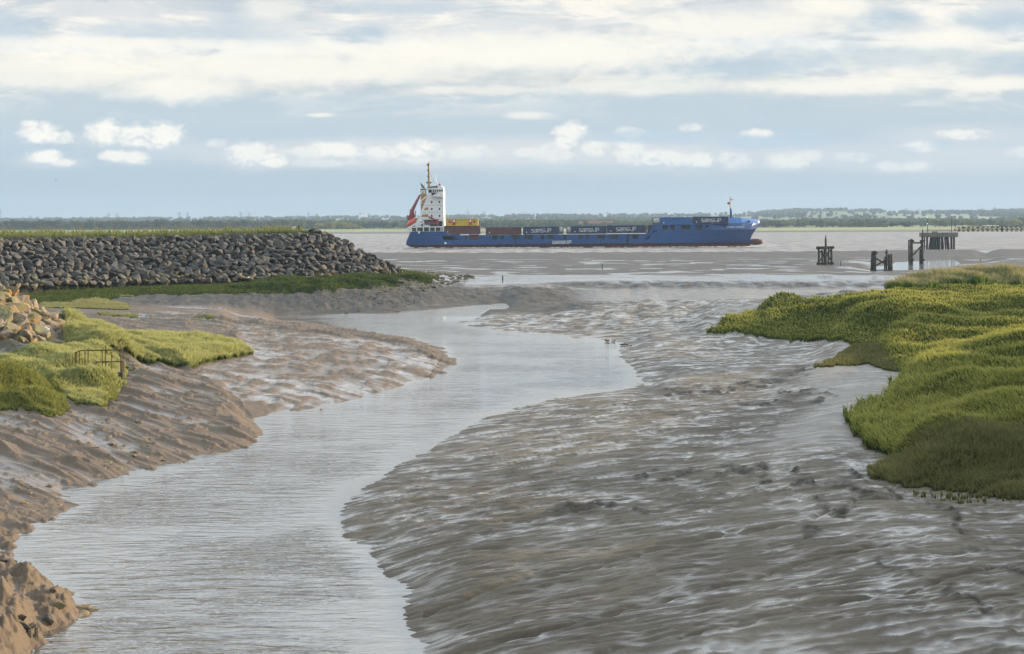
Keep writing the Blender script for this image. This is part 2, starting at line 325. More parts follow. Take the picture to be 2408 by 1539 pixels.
# gullies and broken mud edges on the right flat
GUL = [[(1000, 1376), (1069, 1367), (1180, 1345), (1284, 1327), (1389, 1325), (1487, 1305), (1587, 1292), (1643, 1281), (1723, 1272), (1898, 1256), (2015, 1218), (2171, 1210), (2405, 1179)],
       [(1010, 1480), (1135, 1476), (1292, 1457), (1447, 1433), (1587, 1408), (1742, 1387), (1898, 1350), (2093, 1325)],
       [(1300, 1539), (1470, 1510), (1742, 1479), (1918, 1455), (2132, 1428), (2366, 1381)]]
ROUGH = [[(1510, 1103), (1600, 1108), (1700, 1108), (1810, 1110), (1880, 1125), (1895, 1150)], [(1700, 1150), (1800, 1150), (1900, 1155), (1990, 1165), (2060, 1180)],
         [(2180, 1205), (2240, 1213), (2245, 1250), (2270, 1300), (2330, 1335), (2408, 1370)], [(2060, 1330), (2130, 1370), (2220, 1410), (2300, 1440), (2380, 1500)],
         [(1850, 910), (1900, 918), (1950, 930), (1920, 940)], [(1570, 905), (1700, 893), (1800, 878), (1900, 865)], [(1720, 930), (1780, 940), (1860, 935)],
         [(2000, 1130), (2080, 1185), (2160, 1190)], [(1300, 1180), (1420, 1170), (1520, 1195)], [(1900, 1190), (1980, 1220), (1900, 1260)]]
def domline(L, z=1.0): return [dom(x, y, z) for x, y in L]
GULD = [domline(L, .8) for L in GUL]; ROUD = [domline(L, 1.1) for L in ROUGH]
SHORE = [domline(L, 0) for L in (L0, L1, L2, L3)]
DOMES = [(5, 905, 1.9, 1.5, 2.6, .8), (55, 905, 1.9, .8, 1.8, .55), (95, 922, 1.8, 1.1, 1.6, .5), (140, 890, 1.9, 1.0, 1.6, .5), (205, 888, 1.9, .9, 1.6, .7), (250, 890, 1.8, .6, 1.6, .6), (60, 872, 2.1, 1.5, 1.5, .4), (180, 868, 2.0, .8, 1.5, .35)]
WBAND = domline([(330, 698), (480, 696), (700, 698), (900, 694), (1000, 684), (1060, 672), (1090, 662)], 1.4)
LED = domline([(1100, 672), (1247, 676), (1467, 672), (1643, 671), (1900, 669), (2150, 666), (2408, 662)], .9); LEX = np.array([q[0] for q in LED]); LEY = np.array([q[1] for q in LED])
OILX = domline([(560, 770), (700, 790), (900, 800), (1030, 835), (1000, 880), (850, 920), (700, 945), (600, 960), (560, 930), (480, 890), (400, 860), (560, 820)], .6)
def height(X, Y):
    """ground height and surface masks at domain (X, Y); world x = X*d/F, y = d = F*H/Y"""
    d = F*H/Y; x = X*d/F; y = d
    b = rgz(X, Y)
    left = 1-sst(-.02, .02, (X-(-40+0*Y))/1900+.0)            # 1 on the left side of the creek
    left = np.where(Y < 92, 0.0, (X < np.interp(Y, [92, 100, 110, 120, 141, 161, 175, 190, 214, 236, 262, 290, 330, 400, 700], [-140, -110, -60, 0, 25, 60, -20, -120, -170, -205, -260, -300, -340, -270, -330])).astype(float))
    m = sst(-.55, -.08, b)
    # warp
    wx = fbm(x/6, y/9, 2, 5)*1.3; wy = fbm(x/5, y/8, 2, 9)*1.5
    # right flat: rills running to the creek, nearly across the view
    s_ = x*.95+y*.22; t_ = -x*.30+y*.95
    r1 = fbm(s_/1.7+wx*.12, (t_+wy*.35)/.42, 3, 21); r2 = fbm(s_/2.6+wx*.2, (t_+wy)/1.25, 3, 33); r3 = fbm(s_/7+wx, (t_+wy)/3.4, 3, 41)
    r4 = fbm(s_/16, t_/11, 3, 55)
    r0 = fbm(s_/.9+wx*.2, (t_+wy*.3)/.20, 2, 27)
    strip = sst(.90, 1.15, b+.10*r3)*sst(285, 235, Y)*sst(92, 100, Y); smooth_r = 1-strip*.8
    nearf = sst(60, 130, Y)
    ripple = (1-np.abs(r1)*2.6)*.040+r1*.16+r0*.055*sst(110, 170, Y)
    det_r = (ripple*nearf+r2*.075+r3*.11+r4*.09)*smooth_r
    flatb = sst(.5, -.1, r4+.5*r3)                         # patches with softened relief where water lies
    det_r = det_r*(.45+.55*(1-flatb*.6))
    # left bank: gullies running down to the right and towards us
    sl = x*.62-y*.78; tl = x*.78+y*.62
    q1 = fbm(sl/7.5+wx*.3, (tl+wy*.5)/1.15, 3, 61); q2 = fbm(sl/3, (tl+wy*.4)/.42, 2, 73); q3 = fbm(sl/14, tl/4.2, 2, 81)
    q4 = fbm(x/.8, y/1.3, 4, 87)
    lump = np.maximum(0, q4-.12)
    nearl = sst(270, 330, Y)
    det_l = (fbm(x/.45, y/.7, 4, 89)*.26+np.maximum(0, fbm(x/.9, y/1.2, 3, 91)-.1)*.6)*nearl+q1*.28+q2*.09+q3*.24+lump*.34+np.abs(q1)*.12
    # lower shelf on the left: slumped plates
    p1 = fbm(x/1.5+wx*.5, y/4.2+wy*.3, 4, 93); p2 = fbm(x/.7, y/2.2, 3, 99)
    det_p = np.clip(p1*1.8, -.5, .5)*.14+p2*.07
    inp = inpoly(X, Y, OILX).astype(float)
    det_left = det_l*(1-inp)+det_p*inp
    farflat = sst(96, 84, Y)
    det = np.where(left > .5, det_left, det_r)
    # second shelf right of the creek, stronger clods
    clod = sst(75, 82, Y)*sst(116, 100, Y)*sst(-60, 0, X)
    k1 = fbm(x/2.0+wx*.4, y/6.5+wy*.4, 4, 105); det = det+clod*np.clip(k1*2.4, -.6, .6)*.18
    # slope under the breakwater: furrows running down
    slope = sst(-110, -90, X)*0+sst(72, 76, Y)*sst(96, 91, Y)*sst(120, 60, X)
    det = det*(1-slope)+slope*(fbm(x/1.4+y/9, y/7, 3, 111)*.24+fbm(x/.5, y/1.4, 2, 117)*.08)*sst(.05, .5, b)
    # far flat nearly smooth
    ff = sst(74, 70, Y)
    det = det*(1-ff)+ff*(fbm(x/9, y/14, 3, 123)*.05+sst(46, 34, Y)*0)
    bankz = sst(62, 60, Y)*0
    mid = sst(-130, -150, X)*sst(72, 76, Y)*sst(104, 98, Y)*(1-slope); det = det*(1-mid*.85)
    z = b+det*m*(.7+.3*sst(0, .35, b))
    # cut edge of the far flat above the smooth channel
    le = np.interp(X, LEX, LEY)+fbm(X/14, Y*0, 3, 211)*1.3; lf = sst(20, 70, X)*sst(460, 400, X); z = z-.30*lf*(1+.5*fbm(x/5, y*0, 3, 213))*np.tanh((Y-le)/.9)*sst(66, 68, Y)*sst(84, 78, Y)
    ledge = lf*np.exp(-((Y-le-.5)/1.6)**2)*np.clip(.75+.7*fbm(x/2.5, y/3, 3, 215), 0, 1)
    # tussocky marsh ground
    so = sst(1.35, 1.75, b)*sst(66, 72, Y)
    z = z+so*(np.tanh(2.6*fbm((x+y*.35)/6.0, (y-x*.3)/12, 2, 221))*.50+.25+fbm(x/2.2, y/4.5, 2, 223)*.14)
    for (a_, b_, z_, rx_, ry_, hh_) in DOMES:
        pc = P(a_, b_, z_); z = z+hh_*np.exp(-((x-pc.x)/rx_)**2-((y-pc.y)/ry_)**2)
    for k, L in enumerate(GULD):
        dd = segdist(X, Y+fbm(X/30, Y/30, 2, 140+k)*3, L)
        z = z-np.exp(-(dd/1.7)**2)*(.17+.08*fbm(X/40, Y/40, 2, 145+k))*m
    rg = np.zeros_like(z)
    for k, L in enumerate(ROUD):
        dd = segdist(X+fbm(X/25, Y/12, 2, 150+k)*14, Y+fbm(X/20, Y/20, 2, 160+k)*9, L)
        rg = np.maximum(rg, np.exp(-(dd/5.5)**2))
    rg = rg*sst(-.05, .30, fbm(x/1.0, y/2.2, 3, 175)+.12)
    z = z+rg*m*(fbm(x/.55, y/1.3, 3, 171)*.22+.03)
    wet = sst(.30, -.42, r1*nearf+r2*(1.3-.6*nearf)+.15*r0)*(.50+.50*sst(-.35, .20, r3*.6+r4+.08))*m
    wet = wet*(1-strip)+strip*(.36+.25*sst(.1, .4, fbm(s_/6, t_/.5, 3, 229)))
    wetl = sst(.02, -.10, det_l)*.5+.35*inp*sst(.02, -.04, det_p); wet = np.where(left > .5, wetl, wet)
    dry = sst(1.0, 1.4, b+.12*r3)
    wet = wet*(1-rg)
    # bright film along the far flat
    film = ff*np.clip(sst(56, 66, Y+5*fbm(x/20, y/40, 2, 181))*sst(-.25, .25, fbm(x/14, y/9, 3, 187)+np.where(Y > 60, .35, -.12)), 0, 1)
    dash = ff*sst(36, 44, Y)*sst(.12, .3, fbm(x/10, y/16, 3, 189))*.8; wet = np.maximum(wet*(1-ff), np.maximum(film, dash))
    wet = wet*(1-slope*.8)
    # smooth channel behind the shelf
    ch = sst(70, 73, Y)*sst(84, 79, Y)*sst(40, 90, X); wet = wet*(1-ch)+ch*.45
    wet = wet*(1-ledge)
    wb = np.exp(-(segdist(X, Y, WBAND)/4.0)**2)*sst(-.25, .15, fbm(x/1.6, y/2.5, 3, 217)); wet = wet*(1-wb); z = z+wb*.12*fbm(x/.6, y/1.2, 2, 219)
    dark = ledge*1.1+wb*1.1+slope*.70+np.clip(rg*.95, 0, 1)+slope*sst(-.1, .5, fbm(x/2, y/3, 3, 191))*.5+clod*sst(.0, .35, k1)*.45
    z = z+sst(575, 690, X)*np.maximum(sst(150, 185, Y)*(3.8-1.5*sst(240, 340, Y)), 3.8*sst(114, 120, Y)*sst(140, 134, Y))  # added unseen bank right of the frame, shaped to shade marsh and mud
    e = emb(X, d); mo = mound(x, y)
    stone = np.where(e > z, 1.0, 0.0)
    z = np.maximum(z, e); z = np.maximum(z, np.where(x < -24, mo, -50))
    wet = wet*(1-stone)
    weed = fbm(x/1.1, y/1.6, 3, 201)
    return z, np.clip(wet, 0, 1), np.clip(dark, 0, 1), b, left, stone, weed
# grid of the near ground: out to the far edge of the estuary
us = np.concatenate([np.linspace(-1200, -545, 60, endpoint=False), np.linspace(-545, 545, 1240), np.linspace(545, 1200, 60)[1:]])
rows_ = np.concatenate([np.arange(700, 450, -2.5), np.arange(450, 75, -.42), np.arange(75, 24, -.25), np.arange(24, 11.5, -.5)])
GXX, GYY = np.meshgrid(us, rows_)
gz, gwet, gdark, gb, gleft, gstone, gweed = height(GXX, GYY)
def ground(x, y):
    """height at world x, y by lookup in the finished grid"""
    x = np.asarray(x, float); y = np.asarray(y, float)
    X = x/y*F; Y = F*H/y
    fx = np.clip(np.interp(X, us, np.arange(len(us))), 0, len(us)-1.001); fy = np.clip(np.interp(-Y, -rows_, np.arange(len(rows_))), 0, len(rows_)-1.001)
    i = fx.astype(int); j = fy.astype(int); a = fx-i; b = fy-j
    return (gz[j, i]*(1-a)+gz[j, i+1]*a)*(1-b)+(gz[j+1, i]*(1-a)+gz[j+1, i+1]*a)*b
def gridfaces(nr, nc, base=0):
    i = np.arange(nr-1)[:, None]*nc+np.arange(nc-1)[None, :]
    return np.stack([i, i+1, i+1+nc, i+nc], -1).reshape(-1, 4)+base
gd = F*H/GYY
VV = np.stack([GXX*gd/F, gd, gz], -1).reshape(-1, 3)
me = npmesh('mudflat', VV, gridfaces(len(rows_), len(us)))
attr(me, 'wet', gwet); attr(me, 'dark', gdark); attr(me, 'stone', gstone)
attr(me, 'leftside', gleft); attr(me, 'farflat', sst(74, 70, GYY)); attr(me, 'weed', gweed); attr(me, 'soil', sst(1.35, 1.7, gb)*(gstone < .5))

def mat(name):
    m_ = bpy.data.materials.new(name); m_.use_nodes = True; n = NT(m_.node_tree); bs = m_.node_tree.nodes['Principled BSDF']; return m_, n, bs
def at(n, name): return n.new('ShaderNodeAttribute', attribute_name=name).outputs['Fac']
M = {}
m_, n, bs = mat('mud')
pos = n.new('ShaderNodeNewGeometry').outputs['Position']
fn = n.noise(n.vm('MULTIPLY', pos, (1.2, .8, 2)), 1.0, 6, .6); fn2 = n.noise(n.vm('MULTIPLY', pos, (.15, .06, 1)), 1.0, 4, .6); fn3 = n.noise(n.vm('MULTIPLY', pos, (9, 6, 9)), 1.0, 4, .7)
wet = at(n, 'wet'); wet = n.m('ADD', wet, n.m('MULTIPLY', n.m('SUBTRACT', fn, .5), .5), clamp=True)
c = n.mix(n.mr(fn2, .35, .65), (.100, .083, .059), (.150, .127, .091))
c = n.mix(at(n, 'farflat'), c, n.mix(n.mr(fn2, .35, .65), (.080, .075, .066), (.108, .100, .086)))
c = n.mix(at(n, 'leftside'), c, (.142, .108, .076))
c = n.mix(n.mr(fn3, .45, .75, 0, .35), c, (.055, .048, .037))
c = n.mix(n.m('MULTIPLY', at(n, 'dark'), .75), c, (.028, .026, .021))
c = n.mix(at(n, 'soil'), c, (.07, .065, .035))
c = n.mix(at(n, 'stone'), c, (.03, .028, .024))
n.put(bs.inputs['Base Color'], c)
n.put(bs.inputs['Roughness'], n.m('ADD', n.mr(wet, .05, .90, .58, .09, False), n.m('MULTIPLY', fn3, .08)))
bs.inputs['IOR'].default_value = 1.36
n.put(bs.inputs['Specular IOR Level'], n.mr(wet, .05, .80, .12, .62, False))
h = n.m('ADD', n.m('MULTIPLY', fn3, .045), n.m('MULTIPLY', fn, .06))
bp = n.new('ShaderNodeBump'); n.put(bp.inputs['Height'], h); n.put(bp.inputs['Strength'], n.mr(wet, .3, .9, .8, .12)); bp.inputs['Distance'].default_value = .6
n.l.new(bp.outputs[0], bs.inputs['Normal']); M['mud'] = m_
mud = linkmesh('mudflat', me, M['mud']); tag(mud, 'wet grey brown tidal mud flat scored with rills on both sides of the creek', 'mud flat', kind='structure')

# ------------------------------------------------------------------ water: the creek and the estuary, one level
def waterpatch(name, Y0, Y1, nr, Xr, nc, mt):
    ys = np.linspace(Y0, Y1, nr); xs = np.linspace(-Xr, Xr, nc); A_, B_ = np.meshgrid(xs, ys); d = F*H/B_
    me_ = npmesh(name, np.stack([A_*d/F, d, np.zeros_like(d)], -1).reshape(-1, 3), gridfaces(nr, nc))
    attr(me_, 'depth', np.clip(-rgz(A_, B_), -.2, 1)); return linkmesh(name, me_, mt)
m_, n, bs = mat('creek_water')
pos = n.new('ShaderNodeNewGeometry').outputs['Position']
dep = at(n, 'depth')
bs.inputs['Base Color'].default_value = (.105, .096, .078, 1); bs.inputs['IOR'].default_value = 1.60
n1_ = n.noise(n.vm('MULTIPLY', pos, (.55, 1.5, 1)), 1.0, 3, .55, .5); n2_ = n.noise(n.vm('MULTIPLY', pos, (1.3, 4.2, 1)), 1.0, 3, .6, .3); n3_ = n.noise(n.vm('MULTIPLY', pos, (.10, .12, 1)), 1.0, 3, .6)
hh = n.m('ADD', n.m('MULTIPLY', n1_, .12), n.m('MULTIPLY', n2_, .035))
amp = n.m('MULTIPLY', n.mr(dep, .02, .55, .12, 1.0), n.mr(n3_, .38, .62, .25, 1.0))
bp = n.new('ShaderNodeBump'); n.put(bp.inputs['Height'], hh); n.put(bp.inputs['Strength'], amp); bp.inputs['Distance'].default_value = 2.3
n.l.new(bp.outputs[0], bs.inputs['Normal']); bs.inputs['Roughness'].default_value = .06
M['creek'] = m_
tag(waterpatch('creek_water', 700, 31.0, 420, 1200, 300, M['creek']), 'pale rippled creek water winding through the mud', 'water', kind='structure')
m_, n, bs = mat('estuary_water')
pos = n.new('ShaderNodeNewGeometry').outputs['Position']
n1_ = n.noise(n.vm('MULTIPLY', pos, (.30, .022, 1)), 1.0, 5, .68, .3); n2_ = n.noise(n.vm('MULTIPLY', pos, (.006, .010, 1)), 1.0, 3, .5); n3_ = n.noise(n.vm('MULTIPLY', pos, (.22, .020, 1)), 1.0, 4, .75)
c = n.mix(n.mr(n2_, .35, .65), (.21, .180, .150), (.27, .222, .180))
c = n.mix(n.mr(n1_, .40, .58), (.10, .085, .072), c)
c = n.mix(n.mr(n3_, .66, .72), c, (.75, .70, .64))
n.put(bs.inputs['Base Color'], c); bs.inputs['Roughness'].default_value = .45; bs.inputs['IOR'].default_value = 1.33
bp = n.new('ShaderNodeBump'); n.put(bp.inputs['Height'], n1_); bp.inputs['Strength'].default_value = 1.0; bp.inputs['Distance'].default_value = 1.6
n.l.new(bp.outputs[0], bs.inputs['Normal']); M['estuary'] = m_
tag(waterpatch('river_water', 30.99, 10.6, 60, 1200, 80, M['estuary']), 'choppy brown estuary water flecked with small whitecaps', 'water', kind='structure')
# ------------------------------------------------------------------ far land behind the estuary
RX = np.array([-900, -200, 0, 200, 400, 700, 745, 790, 845, 856, 880, 900, 1024, 1200, 1900])-512.0
RR = np.array([-3.4, -3.5, -3.8, -4.3, -5.3, -6.0, -6.3, -9.4, -9.9, -9.3, -9.3, -8.7, -8.5, -8.2, -7.6])
RIDGE = 6500.0
def farz(x, y):
    X = x/y*F
    rz = H-np.interp(X, RX, RR)*RIDGE/F-2+fbm(x/500, y/900, 3, 301)*5
    z = .2+1.8*sst(1695, 1730, y+fbm(x/60, y/60, 2, 307)*10)+fbm(x/300, y/500, 3, 303)*1.2*sst(2200, 2600, y)
    z = z+(rz-2)*sst(2900, RIDGE, y)**1.1-(y > RIDGE)*(y-RIDGE)*.012
    return z-sst(1712, 1672, y)*2.5
fy = np.concatenate([np.arange(1660, 1760, 5), np.geomspace(1760, 8800, 150)]); fu = np.linspace(-1200, 1200, 420)
A_, B_ = np.meshgrid(fu, fy); fx_ = A_*B_/F
me = npmesh('far_land', np.stack([fx_, B_, farz(fx_, B_)], -1).reshape(-1, 3), gridfaces(len(fy), len(fu)))
m_, n, bs = mat('farmland')
pos = n.new('ShaderNodeNewGeometry').outputs['Position']; sp = n.new('ShaderNodeSeparateXYZ'); n.l.new(pos, sp.inputs[0])
vo = n.new('ShaderNodeTexVoronoi'); n.put(vo.inputs['Vector'], n.vm('MULTIPLY', pos, (.0045, .0016, 0))); vo.inputs['Scale'].default_value = 1.0
vs = n.new('ShaderNodeSeparateColor'); n.l.new(vo.outputs['Color'], vs.inputs[0])
fld = n.ramp(vs.outputs[0], [(0, (.06, .10, .035)), (.35, (.10, .15, .05)), (.6, (.17, .21, .08)), (.85, (.30, .28, .14))], 'CONSTANT')
nz = n.noise(n.vm('MULTIPLY', pos, (.02, .006, 0)), 1.0, 5, .6)
salt = n.mix(n.mr(nz, .35, .65), (.15, .20, .055), (.26, .28, .09))
c = n.mix(n.mr(sp.outputs[1], 2180, 2230), salt, n.mix(.35, fld, (.08, .12, .04)))
c = n.mix(n.mr(sp.outputs[2], 1.7, 1.1), c, (.12, .10, .085))
n.put(bs.inputs['Base Color'], c); bs.inputs['Roughness'].default_value = .9; M['farm'] = m_
tag(linkmesh('far_land', me, M['farm']), 'low green farmland rising to a hazy ridge beyond the estuary', 'land', kind='structure')

def leafmat(name, c1, c2, sc=1.0, trans=.35):
    m_, n, bs = mat(name); pos = n.new('ShaderNodeNewGeometry').outputs['Position']
    oi = n.new('ShaderNodeObjectInfo').outputs['Random']
    nz = n.m('ADD', n.m('MULTIPLY', n.noise(n.vm('MULTIPLY', pos, (sc, sc, sc)), 1.0, 4, .6), .7), n.m('MULTIPLY', oi, .3))
    c = n.mix(n.mr(nz, .3, .7), c1, c2)
    df = n.new('ShaderNodeBsdfDiffuse'); tr = n.new('ShaderNodeBsdfTranslucent'); n.put(df.inputs[0], c); n.put(tr.inputs[0], c)
    mx = n.new('ShaderNodeMixShader'); mx.inputs[0].default_value = trans; n.l.new(df.outputs[0], mx.inputs[1]); n.l.new(tr.outputs[0], mx.inputs[2])
    out = m_.node_tree.nodes['Material Output']; n.l.new(mx.outputs[0], out.inputs[0]); n.t.nodes.remove(bs); return m_
M['crown_dark'] = leafmat('crown_dark', (.048, .072, .032), (.090, .118, .050), .4)
M['crown_mid'] = leafmat('crown_mid', (.075, .105, .042), (.150, .175, .070), .4)
M['crown_pale'] = leafmat('crown_pale', (.170, .190, .075), (.300, .300, .125), .4)
m_, n, bs = mat('bark'); bs.inputs['Base Color'].default_value = (.07, .055, .04, 1); bs.inputs['Roughness'].default_value = .9; M['bark'] = m_

def crown_arrays(w, h, nleaf, seed, leaf=.55, lobes=7):
    """leaf-sized quads spread through a lumpy crown; base of the crown at z = 0"""
    r = np.random.default_rng(seed); L = []
    for i in range(lobes):
        a = r.random()*2*np.pi; q = r.random()**.6*.34
        L.append((math.cos(a)*q*w, math.sin(a)*q*w*.8, h*(.22+.60*r.random()), w*(.18+.16*r.random()), h*(.17+.13*r.random())))
    L = np.array(L); k = r.integers(0, lobes, nleaf)
    v = r.normal(size=(nleaf, 3)); v /= np.linalg.norm(v, axis=1)[:, None]; rad = (.55+.45*r.random(nleaf)**.5)[:, None]
    c = L[k, :3]+v*rad*np.stack([L[k, 3], L[k, 3]*.9, L[k, 4]], -1)
    c[:, 2] = np.clip(c[:, 2], .02*h, h)
    n1 = r.normal(size=(nleaf, 3))+v*.7; n1 /= np.linalg.norm(n1, axis=1)[:, None]
    t = np.cross(n1, r.normal(size=(nleaf, 3))); t /= np.linalg.norm(t, axis=1)[:, None]; b = np.cross(n1, t)
    s = (leaf*(.6+.8*r.random(nleaf)))[:, None]
    V_ = np.stack([c-t*s-b*s*.6, c+t*s-b*s*.6, c+t*s*.7+b*s*.7, c-t*s*.7+b*s*.7], 1).reshape(-1, 3)
    return V_, np.arange(nleaf*4).reshape(-1, 4)
def trunk_mesh(h, r0, seed):
    bm = bmesh.new(); rr = random.Random(seed)
    def limb(p, q, a, b, seg=6):
        p, q = Vector(p), Vector(q); ax = (q-p).normalized(); u = ax.orthogonal().normalized(); v = ax.cross(u); ring = []
        for c, rad in ((p, a), (p.lerp(q, .5)+u*a*.3, (a+b)/2), (q, b)):
            ring.append([bm.verts.new(c+(u*math.cos(k*2*math.pi/seg)+v*math.sin(k*2*math.pi/seg))*rad) for k in range(seg)])
        for g, hh in zip(ring[:-1], ring[1:]):
            for k in range(seg): bm.faces.new((g[k], g[(k+1) % seg], hh[(k+1) % seg], hh[k]))
        bm.faces.new(ring[-1])
    limb((0, 0, -.4), (0, 0, h*.45), r0, r0*.7)
    for k in range(4):
        a = k*1.57+rr.random(); limb((0, 0, h*(.3+.05*k)), (math.cos(a)*h*.25, math.sin(a)*h*.22, h*(.6+.08*k)), r0*.5, r0*.15)
    me_ = bpy.data.meshes.new('trunk'); bm.to_mesh(me_); bm.free(); return me_
CROWNS = []
for k in range(7):
    w_, h_ = [(9, 9), (11, 8), (7, 10), (12, 7), (8, 8), (10, 10), (14, 6)][k]
    V_, F_ = crown_arrays(w_, h_, 900, 500+k, .34, 8+k); CROWNS.append((w_, h_, npmesh('crown', V_, F_, False)))
TRUNK = trunk_mesh(9, .35, 5); TRUNK.materials.append(M['bark'])
crown_me = {}
for kk in range(7):
    for nm in ('crown_dark', 'crown_mid', 'crown_pale'):
        c_ = CROWNS[kk][2].copy(); c_.materials.append(M[nm]); crown_me[(kk, nm)] = c_
def tree(name, x, y, w_, h_, k, mt, label, cat, group):
    t = empty(name, (x, y, float(farz(np.array(x), np.array(y))))); tag(t, label, cat, group)
    c_ = bpy.data.objects.new('crown', crown_me[(k, mt)]); COL.objects.link(c_); c_.parent = t; c_.scale = (w_/CROWNS[k][0], w_/CROWNS[k][0], h_*.92/CROWNS[k][1]); c_.location = (0, 0, h_*.08)
    tr = bpy.data.objects.new('trunk', TRUNK); COL.objects.link(tr); tr.parent = t; tr.scale = (h_/9, h_/9, h_/9); return t
rt = random.Random(42)
def bankx(px, y): return (px-512)*y/F
LMK = [(-100, 'the left frame edge'), (30, 'the first pair of pylons'), (112, 'the second pair of pylons'), (183, 'the third pair of pylons'), (245, 'the fourth pair of pylons'), (296, 'the marker posts on the breakwater'), (338, 'the willow thicket'), (405, 'the ship stern'), (448, 'the ship deckhouse'),
       (500, 'the lone maroon container'), (545, 'the first navy lettered container'), (596, 'the red roofed barn'), (640, 'the foredeck step'), (685, 'the plain blue container'), (731, 'the ship foremast'), (762, 'the ship bow'), (795, 'the rounded clump near the bow'), (822, 'the lone upright tree'),
       (852, 'the left dolphin'), (884, 'the middle dolphin'), (918, 'the tall slender timber post'), (931, 'the green light pole'), (957, 'the bare jetty pole'), (985, 'the start of the walkway'), (1013, 'the bright spreading tree'), (1040, 'the right frame edge')]
ORD = ['first', 'second', 'third', 'fourth', 'fifth', 'sixth', 'seventh', 'eighth', 'ninth', 'tenth', 'eleventh', 'twelfth']; cnt = {}
# the trees one can tell apart: (x, y-top) in the 1024 frame, width px
special = [(821, 219.6, 5.0, 'crown_dark', 2, 'small dark upright tree standing alone on the far bank right of the bow', 2170),
           (773, 219.8, 17, 'crown_mid', 5, 'broad rounded tree clump on the far bank just right of the bow', 2240), (787, 220.4, 13, 'crown_pale', 0, 'pale sunlit tree leaning out beside the rounded clump right of the bow', 2236),
           (935, 218.2, 12, 'crown_pale', 5, 'tall pale tree on the far bank behind the jetty head lamp post', 2250), (944, 219.6, 10, 'crown_mid', 1, 'mid green tree on the far bank above the concrete jetty head', 2246),
           (955, 218.0, 15, 'crown_pale', 0, 'tallest pale tree behind the bare pole of the jetty head', 2262), (969, 219.6, 13, 'crown_mid', 5, 'round green tree behind the start of the timber walkway', 2240),
           (1013, 218.2, 15, 'crown_pale', 1, 'bright sunlit spreading tree above the right end of the walkway', 2225), (905, 220.3, 15, 'crown_mid', 4, 'grey green tree left of the slender timber post', 2255),
           (885, 222.6, 6, 'crown_pale', 2, 'short bright tree between two dark bushes on the far bank', 2215), (892, 223, 8, 'crown_dark', 0, 'dark round bush on the far bank above the middle dolphin', 2215)]
for (px, top, wpx, mt_, k, lab, y) in special:
    x = bankx(px, y); zb = float(farz(np.array(x), np.array(float(y)))); zt = H-(top-222+ROLL*(px-512))*y/F
    tree('tree', x, y, wpx*y/F*1.25, max(3, zt-zb), k, mt_, lab, 'tree', None)
# willow thicket at left of the ship: a run of pale bushes
for i in range(9):
    px = 314+i*5.6; top = [225.5, 223.4, 222.4, 221.6, 221.2, 221.4, 222.2, 223.6, 226.2][i]; y = 2150+rt.uniform(-15, 15); x = bankx(px, y)
    zb = float(farz(np.array(x), np.array(y))); tree('willow', x, y, 11*y/F, H-(top-222+ROLL*(px-512))*y/F-zb, [3, 6, 1][i % 3], 'crown_dark' if i == 0 else 'crown_pale',
        'dark end bush of the sunlit willow thicket beyond the breakwater' if i == 0 else ORD[i-1]+' pale green willow from the left in the sunlit thicket beyond the breakwater', 'willow', None if i == 0 else 'willows in the thicket beyond the breakwater')
px = -60.0
while px < 1090:
    dark = px < 310 or rt.random() < .45
    if 306 < px < 366: px += 6; continue
    leftside = px < 306
    hpx = rt.uniform(8.0, 11.5) if leftside else rt.uniform(5.0, 8.5)
    y = rt.uniform(2240, 2330); x = bankx(px, y); wpx = rt.uniform(7, 13)
    mt_ = 'crown_dark' if dark and rt.random() < .6 else 'crown_mid'
    z_ = 'left' if leftside else 'right'
    lab = {('left', 'crown_dark'): 'dark hazy tree in the belt behind the breakwater crest', ('left', 'crown_mid'): 'greyish green tree in the belt behind the breakwater crest',
           ('right', 'crown_dark'): 'dark green bushy tree in the low hedge line on the far bank', ('right', 'crown_mid'): 'mid green bushy tree in the low hedge line on the far bank'}[(z_, mt_)]
    lm = [n_ for p_, n_ in LMK if p_ <= px][-1]; kk_ = (lm, mt_); cnt[kk_] = cnt.get(kk_, 0)+1
    lab = '%s %s tree in the far belt right of %s' % (ORD[min(11, cnt[kk_]-1)], 'dark' if mt_ == 'crown_dark' else 'lighter green', lm)
    tree('tree', x, y, wpx*y/F, hpx*y/F, rt.randrange(7), mt_, lab, 'tree', ('dark' if mt_ == 'crown_dark' else 'lighter')+' trees of the '+('belt behind the breakwater' if leftside else 'far bank hedge line'))
    px += wpx*(.50 if leftside else .62)
# woods and hedges on the slope and the ridge, too many and too far to count
V_, F_ = crown_arrays(10, 9, 70, 777, 1.5, 6)
pts = []
rw = np.random.default_rng(5)
cand_u = rw.uniform(-640, 640, 60000); cand_y = np.exp(rw.uniform(math.log(2400), math.log(6600), 60000)); cand_x = cand_u*cand_y/F
mask = fbm(cand_x/420, cand_y/700, 3, 401)+.35*(cand_y < 2900)*(cand_u < -150)
keep = mask > .22
hedge = (np.abs(fbm(cand_x/500, cand_y/420, 2, 411)) < .02)
hill = (cand_y > 6200) & (((cand_u > 250) & (cand_u < 334)) | ((cand_u > 343) & (cand_u < 368)) | ((cand_u > 480) & (cand_u < 560)))
keep = (keep & (rw.random(60000) < .5)) | hedge | hill
idx = np.where(keep)[0][:9500]
hidx = np.where(hill)[0]; idx = np.unique(np.concatenate([idx, hidx]))
n_ = len(idx); s_ = rw.uniform(.6, 1.25, n_)*np.where(hill[idx], 1.2, 1.0); a_ = rw.uniform(0, 6.28, n_)
px_, py_ = cand_x[idx], cand_y[idx]; pz_ = farz(px_, py_)
ca, sa = np.cos(a_)[:, None], np.sin(a_)[:, None]
